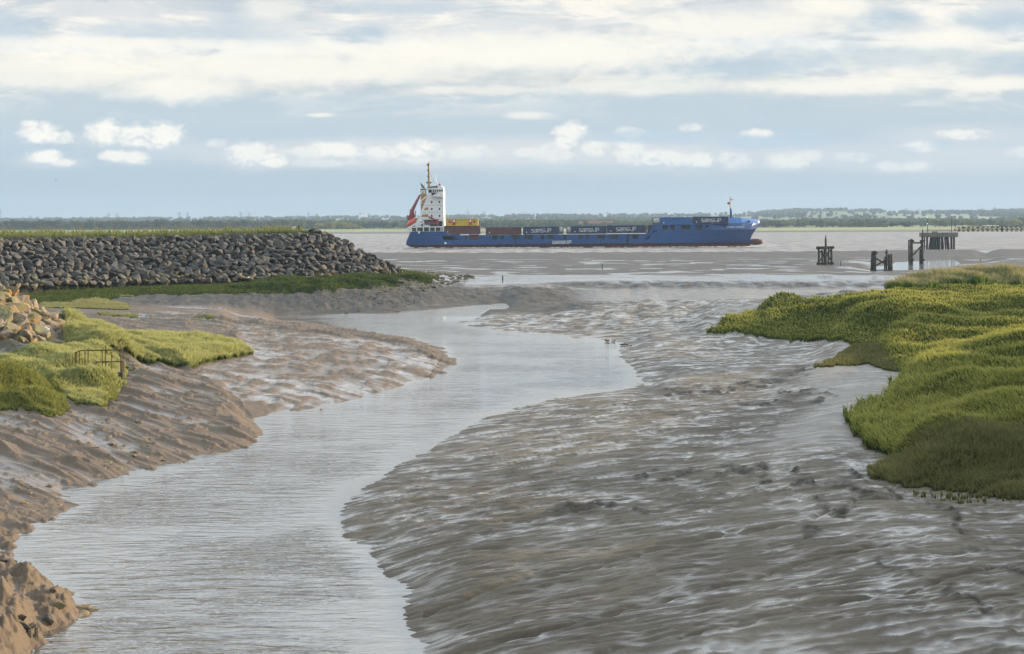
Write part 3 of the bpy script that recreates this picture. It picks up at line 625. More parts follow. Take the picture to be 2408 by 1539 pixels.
VX = (V_[None, :, 0]*ca-V_[None, :, 1]*sa)*s_[:, None]*1.25+px_[:, None]; VY = (V_[None, :, 0]*sa+V_[None, :, 1]*ca)*s_[:, None]+py_[:, None]; VZ = V_[None, :, 2]*s_[:, None]+pz_[:, None]
AV = np.stack([VX, VY, VZ], -1).reshape(-1, 3); AF = (F_[None]+np.arange(n_)[:, None, None]*len(V_)).reshape(-1, 4)
M['wood'] = leafmat('wood_leaves', (.055, .080, .042), (.095, .122, .060), .01, .2)
tag(linkmesh('woodland', npmesh('woodland', AV, AF, False), M['wood']), 'hazy blue green woods and hedges covering the distant slope and ridge', 'woodland', kind='stuff')

# pylons
def bars(bm, segs, r):
    for p, q in segs:
        p, q = Vector(p), Vector(q); d = q-p
        if d.length < 1e-6: continue
        u = d.normalized().orthogonal().normalized(); v = d.normalized().cross(u); ra, rb = (r if isinstance(r, tuple) else (r, r))
        a = [bm.verts.new(p+(u*cx+v*cy)*ra) for cx, cy in ((1, 1), (-1, 1), (-1, -1), (1, -1))]; b = [bm.verts.new(q+(u*cx+v*cy)*rb) for cx, cy in ((1, 1), (-1, 1), (-1, -1), (1, -1))]
        for k in range(4): bm.faces.new((a[k], a[(k+1) % 4], b[(k+1) % 4], b[k]))
        bm.faces.new(a[::-1]); bm.faces.new(b)
def bmobj(name, bm, mt, parent=None, smooth=False):
    me_ = bpy.data.meshes.new(name); bmesh.ops.recalc_face_normals(bm, faces=bm.faces); bm.to_mesh(me_); bm.free()
    if smooth:
        for p in me_.polygons: p.use_smooth = True
    return linkmesh(name, me_, mt, parent)
def flat(name, col, rough=.6, metal=0.0):
    m_, n, bs = mat(name); pos = n.new('ShaderNodeNewGeometry').outputs['Position']; nz = n.noise(n.vm('MULTIPLY', pos, (1.7, 1.7, 2.3)), 1.0, 5, .65)
    n.put(bs.inputs['Base Color'], n.mix(n.mr(nz, .35, .75), col, tuple(v*.72 for v in col))); bs.inputs['Roughness'].default_value = rough; bs.inputs['Metallic'].default_value = metal
    return m_
M['steel'] = flat('galvanised_steel', (.10, .11, .12), .6)
bm = bmesh.new(); hp = 46.0; lw = 4.2
segs = []
for sx in (-1, 1):
    for sy in (-1, 1): segs.append(((sx*lw, sy*lw, 0), (sx*.9, sy*.9, 30))); segs.append(((sx*.9, sy*.9, 30), (0, 0, hp)))
for k in range(6):
    z0, z1 = k*5, k*5+5; a, b = lw-(lw-.9)*z0/30, lw-(lw-.9)*z1/30
    for s in (-1, 1): segs += [((-a*s, a, z0), (b*s, b, z1)), ((-a*s, -a, z0), (b*s, -b, z1)), ((a, -a*s, z0), (b, b*s, z1))]
arms = []
for z0, wa in ((30, 7.5), (35.5, 9.5), (41, 6.5)):
    for s in (-1, 1): arms += [((0, 0, z0), (s*wa, 0, z0+.6)), ((0, 0, z0+2.2), (s*wa, 0, z0+.6)), ((s*wa, 0, z0+.6), (s*wa, 0, z0-2))]
bars(bm, segs, .42); tower = bmobj('tower', bm, M['steel']); bm = bmesh.new(); bars(bm, arms, .34); armo = bmobj('cross_arms', bm, M['steel'])
p0 = empty('pylon'); tower.parent = p0; armo.parent = p0
PYL = [(0, 836), (120, 860), (150, 862), (434, 850), (468, 852), (717, 846), (750, 848), (963, 846), (996, 848), (1233, 849), (1268, 852), (1441, 850), (1477, 853), (1872, 842), (1936, 844), (2092, 848), (2134, 850), (2430, 846), (2621, 852), (2631, 851), (3624, 833), (3674, 835), (3808, 834), (3854, 838), (3929, 830), (3978, 827), (4050, 830)]
for i, (sx, sy) in enumerate(PYL):
    X, Yr = lvl(sx/4/Q, sy/4/Q); d = RIDGE+260; x = X*d/F; zt = H-Yr*d/F; zb = float(farz(np.array(x), np.array(d)))-3
    if i == 0: o = p0
    else:
        o = p0.copy(); COL.objects.link(o)
        for ch in (tower, armo): c_ = ch.copy(); COL.objects.link(c_); c_.parent = o
    s = (zt-zb)/hp; o.location = (x, d, zb); o.scale = (.8, .8, s); o.rotation_euler = (0, 0, .35 if i % 2 else .25)
    tag(o, 'grey lattice electricity pylon standing on the hazy far skyline' if i else 'tallest lattice pylon on the skyline, cut by the left edge of the photo', 'pylon', 'pylons on the far skyline' if i else None)
# far farm buildings
def house(name, px, py, d, w_, dep, hgt, wallm, roofm, label, cat='farmhouse'):
    X, Yr = lvl(px/Q, py/Q); x = X*d/F; z = float(farz(np.array(x), np.array(float(d)))); t = empty(name, (x, d, z-1)); tag(t, label, cat)
    bm = bmesh.new(); bmesh.ops.create_cube(bm, size=1, matrix=Matrix.Translation((0, 0, hgt/2+.5)) @ Matrix.Diagonal((w_, dep, hgt+1, 1))); bmobj('wall', bm, wallm, t)
    bm = bmesh.new(); a = [bm.verts.new((sx*(w_/2+.4), sy*(dep/2+.4), hgt+1.02)) for sx, sy in ((-1, -1), (1, -1), (1, 1), (-1, 1))]; r1_ = bm.verts.new((-w_/2, 0, hgt+1+dep*.45)); r2_ = bm.verts.new((w_/2, 0, hgt+1+dep*.45))
    for f in ((a[0], a[1], r2_, r1_), (a[2], a[3], r1_, r2_), (a[1], a[2], r2_), (a[3], a[0], r1_), (a[3], a[2], a[1], a[0])): bm.faces.new(f)
    rf = bmobj('roof', bm, roofm, t); bm = bmesh.new(); bmesh.ops.create_cube(bm, size=1, matrix=Matrix.Translation((w_*.3, 0, hgt+dep*.45+1.6)) @ Matrix.Diagonal((1.2, 1.2, 2.4, 1))); bmobj('chimney', bm, wallm, rf)
M['whitewash'] = flat('whitewash', (.78, .76, .72), .8); M['tile'] = flat('red_roof_tile', (.30, .11, .075), .8); M['brick'] = flat('brick_wall', (.28, .15, .11), .85)
house('farmhouse', 363, 217.4, 5200, 24, 10, 9, M['whitewash'], M['whitewash'], 'white farmhouse catching the sun on the far ridge left of the ship')
house('barn', 596, 225.6, 2330, 46/1.1, 12, 4, M['brick'], M['tile'], 'long red roofed barn on the far bank above the middle of the ship', 'barn')
house('farmhouse', 912, 216.3, 5000, 10, 8, 8, M['whitewash'], M['tile'], 'tiny white house on the slope above the slender timber post')
# haze
hz = bmesh.new(); bmesh.ops.create_cube(hz, size=1, matrix=Matrix.Translation((0, 4400, 57)) @ Matrix.Diagonal((8400, 9100, 122, 1)))
m_ = bpy.data.materials.new('haze'); m_.use_nodes = True; n = NT(m_.node_tree); n.n.clear(); pv = n.new('ShaderNodeVolumePrincipled'); pv.inputs['Color'].default_value = (.50, .68, .90, 1); pv.inputs['Density'].default_value = 1.0e-4
out = n.new('ShaderNodeOutputMaterial'); n.l.new(pv.outputs[0], out.inputs['Volume'])
hzo = bmobj('haze', hz, m_); tag(hzo, 'thin pale blue haze lying over the estuary and the far ridge', 'haze', kind='stuff')
# ------------------------------------------------------------------ boulders
def rock_mesh(seed, npts=16, flatz=.75):
    rr = np.random.default_rng(seed); v = rr.normal(size=(npts, 3)); v /= np.linalg.norm(v, axis=1)[:, None]
    v *= np.array([.62, .5, .5*flatz])*(.8+.35*rr.random((npts, 1)))
    bm = bmesh.new(); vs_ = [bm.verts.new(p) for p in v]; r = bmesh.ops.convex_hull(bm, input=vs_)
    bmesh.ops.delete(bm, geom=[g for g in r['geom_interior'] if isinstance(g, bmesh.types.BMVert)], context='VERTS')
    bmesh.ops.bevel(bm, geom=list(bm.edges), offset=.045, segments=1, affect='EDGES', clamp_overlap=True)
    bmesh.ops.triangulate(bm, faces=bm.faces)
    bmesh.ops.subdivide_edges(bm, edges=bm.edges, cuts=1)
    bmesh.ops.triangulate(bm, faces=bm.faces)
    for q in bm.verts:
        k = q.co*5+Vector((seed, 0, 0)); q.co += q.co.normalized()*.02*(math.sin(k.x*3.1+k.y*2.3)+math.sin(k.z*4.7-k.x*2.9))
    me_ = bpy.data.meshes.new('boulder'); bm.to_mesh(me_); bm.free(); return me_
def rockmat(name, cols, lichen, moss, zl=None, rough=.85):
    m_, n, bs = mat(name); pos = n.new('ShaderNodeNewGeometry').outputs['Position']; oi = n.new('ShaderNodeObjectInfo').outputs['Random']
    big = n.noise(n.vm('MULTIPLY', pos, (.8, .8, .8)), 1.0, 2, .5); fine = n.noise(n.vm('MULTIPLY', pos, (5, 5, 5)), 1.0, 6, .65)
    c = n.mix(n.mr(big, .35, .65), cols[0], cols[1]); c = n.mix(n.mr(fine, .35, .7), c, cols[2])
    sp = n.new('ShaderNodeSeparateXYZ'); n.l.new(pos, sp.inputs[0]); lm = n.noise(n.vm('MULTIPLY', pos, (1.1, 1.1, 1.4)), 1.0, 4, .6)
    lm2 = n.noise(n.vm('ADD', n.vm('MULTIPLY', pos, (.7, .7, .9)), (31, 7, 3)), 1.0, 4, .6)
    band = n.mr(sp.outputs[2], zl[0], zl[1], 0.0, 1.0) if zl else 1.0
    c = n.mix(n.m('MULTIPLY', n.mr(lm2, .50, .60), n.m('MULTIPLY', band, .8)), c, moss); c = n.mix(n.m('MULTIPLY', n.mr(lm, .56, .63), n.m('MULTIPLY', band, .85)), c, lichen)
    n.put(bs.inputs['Base Color'], c); bs.inputs['Roughness'].default_value = rough
    bp = n.new('ShaderNodeBump'); n.put(bp.inputs['Height'], fine); bp.inputs['Strength'].default_value = .6; bp.inputs['Distance'].default_value = .12; n.l.new(bp.outputs[0], bs.inputs['Normal']); return m_
M['basalt'] = rockmat('dark_stone', [(.078, .074, .068), (.104, .098, .088), (.056, .053, .049)], (.22, .14, .035), (.14, .13, .07), (3.4, 2.6))
M['gold'] = rockmat('warm_stone', [(.22, .175, .12), (.28, .22, .15), (.14, .11, .07)], (.34, .18, .04), (.17, .17, .055))
M['lowrock'] = rockmat('weedy_stone', [(.09, .078, .058), (.14, .12, .085), (.05, .045, .033)], (.17, .15, .07), (.075, .072, .04))
RK = [rock_mesh(900+i, 13+i % 5, .7+.1*(i % 3)) for i in range(9)]
def variants(m_): 
    out = []
    for r in RK:
        c = r.copy(); c.materials.append(m_); out.append(c)
    return out
VB, VG, VL = variants(M['basalt']), variants(M['gold']), variants(M['lowrock'])
rk = random.Random(77); LST = []       # (apparent size, x, y, z, scale vec, euler, kind, zone)
for r_i in range(14):
    t0 = (r_i+.5)/11.0
    Xp = -620.0+rk.random()*4
    while Xp < FX[-1]-1:
        fd = float(np.interp(Xp, FX, FD)); fz = float(np.interp(Xp, FX, FZ)); tb = float(np.interp(Xp, TX, TB)); cz = max(H-tb*(fd+RUN)/F, fz); hh = min(1, (cz-fz)/6.0)
        sz = rk.choice([1.1, 1.2, 1.3, 1.4, 1.6]); sz *= .85+.15*hh
        if hh*13 < r_i-.5 and r_i > 1: Xp += 6; continue
        t = min(.93 if Xp < -205 else 1.03, (r_i+.3+rk.uniform(-.25, .25))/max(2.0, 12.3*hh)); run = RUN*max(hh, .15)
        d = fd+run*t-.45; z = fz+(cz-fz)*t+.22+rk.uniform(-.10, .10); x = Xp*d/F
        s3 = (sz*rk.uniform(.85, 1.25), sz*rk.uniform(.75, 1.1), sz*rk.uniform(.7, 1.0))
        zone = 'crest' if t > .86 and hh > .8 else ('tide' if z < 3.3 else 'face')
        if Xp > 320-512+18: zone = 'end'
        LST.append((sz/d, x, d, z, s3, (rk.uniform(-.5, .5), rk.uniform(-.5, .5), rk.uniform(0, 6.28)), 'B', zone))
        Xp += sz*rk.uniform(.72, .90)*F/d
# near mound
ym = 113.0
for j in range(17):
    y = 113.2+j*.98; x = E1.x+.6
    while x > -50:
        z = float(mound(np.array(x), np.array(y)))
        if z > 1.7:
            sz = rk.choice([1.0, 1.2, 1.4, 1.6, 1.9]); LST.append((sz/y*1.6, x, y+rk.uniform(-.3, .3), z+rk.uniform(-.1, .22), (sz*rk.uniform(.9, 1.2), sz*rk.uniform(.8, 1.1), sz*rk.uniform(.75, 1.05)), (rk.uniform(-.6, .6), rk.uniform(-.6, .6), rk.uniform(0, 6.28)), 'G', 'mound'))
            x -= sz*.74
        else: x -= .9
def infr(a): return -516 < a[1]/a[2]*F < 516
vis = [a for a in LST if infr(a) and not (a[7] == 'mound' and a[2] > 123.5)]; rest = [a for a in LST if a not in vis]
vis.sort(key=lambda a: -a[0]); ind, more = vis[:296], vis[296:]+rest
LAB = {'mound': 'warm brown lichen-spotted boulder piled on the sunlit mound at the left edge', 'crest': 'dark grey boulder along the top of the breakwater under its grass crest',
       'face': 'dark grey boulder on the shaded face of the long breakwater', 'tide': 'grey boulder blotched with ochre lichen at the foot of the breakwater', 'end': 'grey boulder on the sloping right-hand end of the breakwater'}
for a in ind:
    vv = (VB if a[6] == 'B' else VG)[rk.randrange(9)]
    o = bpy.data.objects.new('boulder', vv); COL.objects.link(o); o.location = a[1:4]; o.scale = a[4]; o.rotation_euler = a[5]
    tag(o, LAB[a[7]], 'boulder', {'mound': 'boulders of the sunlit mound', 'crest': 'boulders along the breakwater crest', 'face': 'boulders of the shaded breakwater face', 'tide': 'lichened boulders at the breakwater foot', 'end': 'boulders of the breakwater end'}[a[7]])
def merged(name, items, meshes, mt, smooth=False):
    from mathutils import Euler
    vs_, fs_, off = [], [], 0
    for (p, s3, e, k) in items:
        me_ = meshes[k]; co = np.empty(len(me_.vertices)*3, np.float32); me_.vertices.foreach_get('co', co); co = co.reshape(-1, 3)*np.array(s3)
        R = np.array(Euler(e).to_matrix()); co = co @ R.T+np.array(p); f = np.empty(len(me_.loops), np.int32); me_.loops.foreach_get('vertex_index', f)
        vs_.append(co); fs_.append(f.reshape(-1, 3)+off); off += len(co)
    return linkmesh(name, npmesh(name, np.concatenate(vs_), np.concatenate(fs_), smooth), mt)
tag(merged('boulders', [(a[1:4], a[4], a[5], rk.randrange(9)) for a in more if a[6] == 'B'], RK, M['basalt']), 'the many smaller dark boulders packed between the larger ones on the breakwater', 'boulders', kind='stuff')
tag(merged('stones', [(a[1:4], a[4], a[5], rk.randrange(9)) for a in more if a[6] == 'G'], RK, M['gold']), 'rubble filling the back of the sunlit stone mound', 'stones', kind='stuff')
# dark weedy rubble: tail of the breakwater, foot line, creek slope, and scattered stones on the left mud
items = []
def scat(n_, poly, z, s0, s1, seed, sink=.1, thr=None):
    rr = np.random.default_rng(seed); P_ = np.array([dom(a, b, z) for a, b in poly]); c = 0
    while c < n_:
        X = rr.uniform(P_[:, 0].min(), P_[:, 0].max(), 200); Y = rr.uniform(P_[:, 1].min(), P_[:, 1].max(), 200); ok = inpoly(X, Y, [tuple(q) for q in P_])
        if thr is not None: ok &= fbm(X/9, Y/4, 2, seed) > thr
        for a, b in zip(X[ok], Y[ok]):
            if c >= n_: break
            d = F*H/b; x = a*d/F; s = rr.uniform(s0, s1); items.append(((x, d, float(ground(x, d))-sink*s+.1*s), (s, s*rr.uniform(.6, 1), s*rr.uniform(.4, .8)), tuple(rr.uniform(-.4, .4, 2))+(rr.uniform(0, 6),), int(rr.integers(9)))); c += 1
scat(420, [(860, 668), (980, 640), (1120, 652), (1080, 664), (1000, 682), (900, 690)], 1.4, .3, 1.0, 1, .1)
scat(260, [(480, 683), (900, 676), (1010, 672), (960, 694), (700, 692), (480, 689)], 1.6, .15, .5, 2)
scat(120, [(640, 700), (900, 698), (1000, 705), (950, 722), (760, 725)], .9, .15, .7, 3, .2, .05)
tag(merged('rubble', items, RK, M['lowrock']), 'dark weedy rubble trailing off the breakwater foot onto the mud', 'rubble', kind='stuff')
items = []
scat(120, [(290, 850), (340, 860), (400, 890), (560, 990), (590, 1040), (450, 1070), (200, 1100), (0, 1100), (0, 960), (150, 945)], 1.0, .06, .30, 4, .2, -.1)
scat(70, [(150, 980), (330, 965), (430, 1000), (350, 1050), (200, 1060)], 1.2, .08, .45, 5, .2, .1)
scat(60, [(0, 1100), (300, 1085), (100, 1190), (0, 1190)], .8, .08, .35, 6, .2, .0)
scat(26, [(285, 865), (330, 870), (345, 885), (300, 885)], 1.2, .2, .6, 8, .2)
tag(merged('pebbles', items, RK, M['gold']), 'small stones and clods strewn over the left mud bank', 'stones', kind='stuff')
# named stones at the left water's edge
def stone(px, py, z, s3, e, k, label, vv=VL, sink=.15):
    o = bpy.data.objects.new('stone', vv[k]); COL.objects.link(o); p = P(px, py, z); o.location = (p.x, p.y, z-sink+s3[2]*.3); o.scale = s3; o.rotation_euler = e; tag(o, label, 'stone'); return o
stone(189, 1436, 0, (1.0, .6, .5), (.2, .1, .3), 2, 'upper of two pointed stones standing in the water off the mud tip', VG)
stone(178, 1449, 0, (.95, .6, .42), (.1, -.2, 1.3), 4, 'lower of two pointed stones standing in the water off the mud tip', VG)
W1 = [(20, 1346, .7), (62, 1368, .55), (120, 1395, .55), (70, 1405, .6), (92, 1412, .75), (112, 1418, .75), (133, 1424, .7), (150, 1432, .7), (50, 1400, .5), (8, 1385, .5), (30, 1392, .45), (55, 1455, .7), (160, 1442, .6)]
for i, (a, b, s) in enumerate(W1):
    q = P(a, b, .4); zz = float(ground(q.x, q.y)); q = P(a, b, zz); o = bpy.data.objects.new('stone', VL[i % 9]); s *= .55; COL.objects.link(o); zz = float(ground(q.x, q.y)); o.location = (q.x, q.y, zz-.01); o.scale = (s*1.2, s*.8, s*.7); o.rotation_euler = (.3*(i % 3), .2, i*1.1)
    tag(o, 'dark weed-covered rock embedded in the mud spit at the lower left', 'rock', 'weedy rocks in the lower left mud spit'); o.name = 'rock'
# ------------------------------------------------------------------ grasses
def grassmat(name, lo, hi, tipc, trans=.45, sc=.35, t0=.45):
    m_, n, bs = mat(name); pos = n.new('ShaderNodeNewGeometry').outputs['Position']
    t = at(n, 'tip'); h = at(n, 'hue'); nz = n.noise(n.vm('MULTIPLY', pos, (sc, sc*.5, 0)), 1.0, 4, .6)
    c = n.mix(n.mr(n.m('ADD', n.m('MULTIPLY', nz, .6), n.m('MULTIPLY', h, .4)), .3, .7), lo, hi); c = n.mix(n.mr(t, t0, 1.0, 0, .85, False), c, tipc)
    df = n.new('ShaderNodeBsdfDiffuse'); tr = n.new('ShaderNodeBsdfTranslucent'); n.put(df.inputs[0], c); n.put(tr.inputs[0], c)
    mx = n.new('ShaderNodeMixShader'); mx.inputs[0].default_value = trans; n.l.new(df.outputs[0], mx.inputs[1]); n.l.new(tr.outputs[0], mx.inputs[2])
    out = m_.node_tree.nodes['Material Output']; n.l.new(mx.outputs[0], out.inputs[0]); n.t.nodes.remove(bs); return m_
def grass(name, poly, count, hgt, mt, label, cat, seed, wid=.02, lean=(-.25, -.05), edge=2.5, z=1.3, tuft=0, hvar=.35, sparse=None, plane=0, wave=0, tag_kind='stuff', rimw=4.0, jit=.2):
    """blades over an area; poly in 2408-frame pixels of the ground at height z"""
    rr = np.random.default_rng(seed); Pp = [dom(a, b, z, plane) for a, b in poly]; PA = np.array(Pp)
    X = rr.uniform(PA[:, 0].min()-6, PA[:, 0].max()+6, count*3); Y = rr.uniform(PA[:, 1].min()-4, PA[:, 1].max()+4, count*3)
    if tuft:
        kx = np.floor(X/tuft); ky = np.floor(Y/tuft*2); hsh = np.abs(np.sin(kx*12.9898+ky*78.233)*43758.5453) % 1; X = X+(kx*tuft+tuft*hsh-X)*.45
    ok = inpoly(X+fbm(X/13, Y/6, 3, seed)*edge*3, Y+fbm(X/9, Y/7, 3, seed+1)*edge, Pp)
    if sparse is not None: ok &= fbm(X/5, Y/3, 3, seed+2) > sparse
    X, Y = X[ok][:count], Y[ok][:count]; n_ = len(X)
    d = F*H/Y; x = X*d/F; y = d; zz = ground(x, y)-.03
    lowe = fbm(x/2.2, y/3.5, 3, seed+5)
    # shorter towards the rim of the patch
    rim = np.full(n_, 1e9)
    for (x1, y1), (x2, y2) in zip(Pp, Pp[1:]+Pp[:1]):
        dx_, dy_ = x2-x1, y2-y1; L = dx_*dx_+dy_*dy_+1e-9; t = np.clip(((X-x1)*dx_+(Y-y1)*dy_)/L, 0, 1); rim = np.minimum(rim, np.hypot((X-(x1+t*dx_))*.6, Y-(y1+t*dy_)))
    h = hgt*(1-hvar+hvar*rr.random(n_)+.35*lowe)*(.55+.45*np.clip(rim/rimw, 0, 1))
    a = rr.uniform(0, np.pi, n_); w_ = np.maximum(wid, d*.00034)*(.7+.6*rr.random(n_))
    wx, wy = np.cos(a)*w_, np.sin(a)*w_
    wv = fbm(x/3.0+y/9, y/4.0, 2, seed+8)*wave
    lx = h*(lean[0]+wv+rr.normal(0, jit, n_)); ly = h*(lean[1]+rr.normal(0, jit, n_))
    b1 = np.stack([x-wx, y-wy, zz], -1); b2 = np.stack([x+wx, y+wy, zz], -1)
    m1 = np.stack([x-wx*.8+lx*.35, y-wy*.8+ly*.35, zz+h*.6], -1); m2 = np.stack([x+wx*.8+lx*.35, y+wy*.8+ly*.35, zz+h*.6], -1)
    tp = np.stack([x+lx, y+ly, zz+h*(1-.25*np.abs(lean[0]+wv))], -1)
    V_ = np.stack([b1, b2, m1, m2, tp], 1).reshape(-1, 3); q = np.arange(n_)[:, None]*5
    T = np.concatenate([q+np.array([[0, 1, 3]]), q+np.array([[0, 3, 2]]), q+np.array([[2, 3, 4]])])
    me_ = npmesh(name, V_, T, False); hue = np.repeat(rr.random(n_), 5); attr(me_, 'hue', hue); attr(me_, 'tip', np.tile([0, 0, .6, .6, 1.0], n_))
    o = linkmesh(name, me_, mt); tag(o, label, cat, kind=tag_kind); return o
M['g_marsh'] = grassmat('marsh_grass', (.036, .066, .017), (.100, .138, .032), (.74, .68, .18), .32, .35, .66)  # sunlit tops and shaded bases are put into the blade colours
M['g_bright'] = grassmat('bright_grass', (.095, .135, .035), (.19, .23, .07), (.52, .50, .21))
M['g_olive'] = grassmat('olive_grass', (.050, .060, .021), (.125, .132, .045), (.29, .27, .11), .3, 1.4)
M['g_reed'] = grassmat('reed', (.080, .150, .030), (.140, .215, .050), (.46, .36, .22), .4, .35, .68)
M['g_bush'] = grassmat('shrubby_herbs', (.070, .100, .024), (.16, .19, .045), (.34, .33, .10), .35, 1.2)
M['g_lush'] = grassmat('lush_grass', (.035, .065, .018), (.070, .100, .030), (.095, .12, .04), .35)
M['g_crest'] = grassmat('crest_grass', (.060, .120, .020), (.120, .170, .035), (.42, .38, .20), .4)
# right-hand salt marsh
MR1 = [(1662, 757), (1700, 745), (1760, 727), (1817, 720), (1893, 726), (1960, 720), (2030, 715), (2120, 708), (2600, 692), (2700, 800), (2700, 1070), (2480, 1075), (2250, 1080), (2125, 1068), (2046, 1034), (2008, 998), (1988, 975), (2030, 955), (2080, 944), (2112, 908), (2182, 878),
       (2122, 860), (2060, 815), (2099, 801), (2031, 795), (1958, 783), (1952, 765), (1786, 763)]
grass('marsh_grass', MR1, 210000, .78, M['g_marsh'], 'tall green salt marsh grass rolling over hummocks at the right', 'marsh grass', 1001, lean=(-.30, -.15), z=1.6, edge=3.5, hvar=.6, wave=.3, jit=.26)
grass('edge_grass', [(1985, 975), (2080, 946), (2112, 908), (2182, 878), (2230, 920), (2180, 1010), (2160, 1060), (2140, 1075), (2046, 1035), (2008, 998)], 9000, .95, M['g_marsh'], 'thin grass stalks at the ragged front edge of the right marsh', 'marsh grass', 1002, lean=(-.1, 0), z=1.25, edge=6, tuft=4, hvar=.5, sparse=.1)
grass('sea_grass', [(1910, 858), (1960, 835), (2010, 812), (2100, 806), (2200, 830), (2230, 880), (2180, 874), (2122, 867), (2034, 849)], 26000, .42, M['g_olive'], 'low olive brown tongue of grass reaching onto the right mud', 'marsh grass', 1003, z=1.4, edge=3, lean=(-.1, -.1), hvar=.7, jit=.35)
grass('sedge', [(2052, 1130), (2050, 1100), (2110, 1078), (2200, 1068), (2330, 1062), (2600, 1060), (2620, 1170), (2352, 1165), (2300, 1150), (2229, 1143), (2140, 1138)], 60000, .50, M['g_olive'], 'shaded olive brown clump of marsh plants at the lower right', 'marsh plants', 1004, z=1.35, edge=3, lean=(-.05, -.05), tuft=0, hvar=.7, jit=.35)
grass('sprigs', [(2150, 1150), (2240, 1150), (2360, 1165), (2420, 1160), (2420, 1178), (2240, 1182), (2225, 1175), (2150, 1160)], 1600, .30, M['g_olive'], 'sparse sprigs standing in the mud below the lower right clump', 'marsh plants', 1005, z=1.3, edge=3, lean=(-.05, 0), sparse=.22)
grass('reeds', [(2080, 702), (2130, 690), (2170, 684), (2250, 680), (2600, 672), (2600, 690), (2408, 695), (2200, 702)], 34000, 2.7, M['g_reed'], 'tall green reeds with pinkish seed heads behind the right marsh', 'reeds', 1006, z=1.9, edge=1.5, lean=(-.12, 0), hvar=.35, wid=.04)
# left
grass('meadow_grass', [(150, 850), (150, 828), (140, 808), (130, 797), (300, 796), (460, 797), (520, 802), (570, 812), (594, 824), (550, 832), (499, 841), (447, 856), (344, 856), (290, 860), (230, 866), (180, 862)], 110000, .85, M['g_bright'], 'bright yellow green sweep of wind-combed grass on the left bank', 'grass', 1007, z=1.15, edge=1.5, lean=(.25, -.25), wave=.6, hvar=.35)
grass('bank_grass', [(-60, 866), (60, 858), (130, 847), (180, 831), (215, 822), (300, 850), (285, 885), (262, 900), (240, 918), (206, 916), (165, 912), (110, 890), (-60, 905)], 46000, .50, M['g_bright'], 'green grass between the boulder mound and the rusty railing', 'grass', 1008, z=1.9, edge=2, lean=(0, -.1))
def clump(poly, count, hgt, seed, label, z=2.0):
    return grass('sea_purslane', poly, count, hgt, M['g_bush'], label, 'herb clump', seed, z=z, edge=2, lean=(0, -.05), tuft=0, hvar=.6, wid=.04, rimw=4.0, jit=.4)
clump([(-60, 910), (30, 890), (60, 900), (70, 930), (34, 934), (-60, 938)], 13000, .42, 1009, 'rounded clump of low shrubby herbs at the left frame edge above the mud', 1.8)
clump([(20, 885), (80, 880), (130, 905), (165, 925), (130, 940), (112, 940), (60, 932), (50, 905)], 12000, .38, 1010, 'long clump of herbs sloping down towards the mud in the left bank', 1.8)
clump([(90, 870), (150, 870), (170, 895), (150, 915), (120, 905)], 8000, .36, 1011, 'small clump of herbs in the middle of the left bank edge', 1.9)
clump([(165, 895), (180, 870), (225, 862), (265, 875), (275, 892), (245, 920), (225, 905), (200, 898), (180, 915)], 13000, .42, 1012, 'bushy clump with a dark hollow under it beside the rusty railing', 1.9)
grass('island_grass', [(86, 722), (100, 712), (165, 711), (190, 703), (230, 704), (300, 718), (306, 728), (240, 727), (180, 724), (120, 724)], 16000, .40, M['g_crest'], 'ochre green grass island on the mud below the breakwater', 'grass', 1013, z=1.2, edge=1, lean=(-.1, 0))
grass('island_grass', [(226, 741), (240, 737), (320, 737), (325, 742), (240, 744)], 4000, .35, M['g_crest'], 'narrow low grass strip on the mud beyond the bright meadow', 'grass', 1014, z=1.2, edge=1, lean=(-.1, 0))
grass('island_grass', [(452, 748), (480, 745), (512, 748), (505, 752), (455, 752)], 1500, .28, M['g_crest'], 'smallest reddish tuft patch on the mud left of the creek head', 'grass', 1015, z=1.1, edge=1, lean=(-.1, 0), sparse=-.2)
grass('lush_grass', [(-60, 700), (0, 690), (150, 672), (300, 666), (600, 663), (750, 661), (880, 658), (960, 655), (930, 676), (760, 684), (600, 685), (350, 686), (300, 686), (260, 696), (120, 704), (-60, 715)], 60000, .5, M['g_lush'], 'dark lush grass band along the foot of the breakwater', 'grass', 1016, z=1.75, edge=1.2, lean=(-.05, -.05), hvar=.5)
grass('shore_grass', [(-60, 712), (0, 700), (120, 690), (260, 688), (320, 692), (260, 698), (180, 700), (60, 706), (0, 712)], 12000, .40, M['g_crest'], 'paler olive grass between the lush band and the flat mud at far left', 'grass', 1017, z=1.5, edge=2, lean=(-.05, 0))
grass('green_patch', [(935, 650), (945, 634), (990, 640), (1035, 650), (1010, 660), (960, 664)], 9000, .6, M['g_lush'], 'vivid green grass patch on the low tail of the breakwater', 'grass', 1018, z=2.0, edge=1.5, lean=(-.05, 0))
# crest of the breakwater
rr = np.random.default_rng(1020); n_ = 70000
X = rr.uniform(-640, np.interp(745, [0, 2408], [-512, 512])+2, n_); fd = np.interp(X, FX, FD)+RUN; d = fd+rr.uniform(-.6, 8.5, n_)**1.0; x = X*d/F
zz = emb(X, d)-.03; h = .75*np.clip((TX[4]+6-X)/30, .25, 1)*(.6+.6*rr.random(n_))*(1+.5*fbm(X/20, d/3, 3, 5)); h = h*(1+.8*(rr.random(n_) < .04)); w_ = .085*(.7+.6*rr.random(n_)); a = rr.uniform(0, 3.14, n_)
wx, wy = np.cos(a)*w_, np.sin(a)*w_; lx = h*rr.normal(-.05, .2, n_)
V_ = np.stack([np.stack([x-wx, d-wy, zz], -1), np.stack([x+wx, d+wy, zz], -1), np.stack([x-wx*.7+lx*.4, d, zz+h*.6], -1), np.stack([x+wx*.7+lx*.4, d, zz+h*.6], -1), np.stack([x+lx, d, zz+h], -1)], 1).reshape(-1, 3)
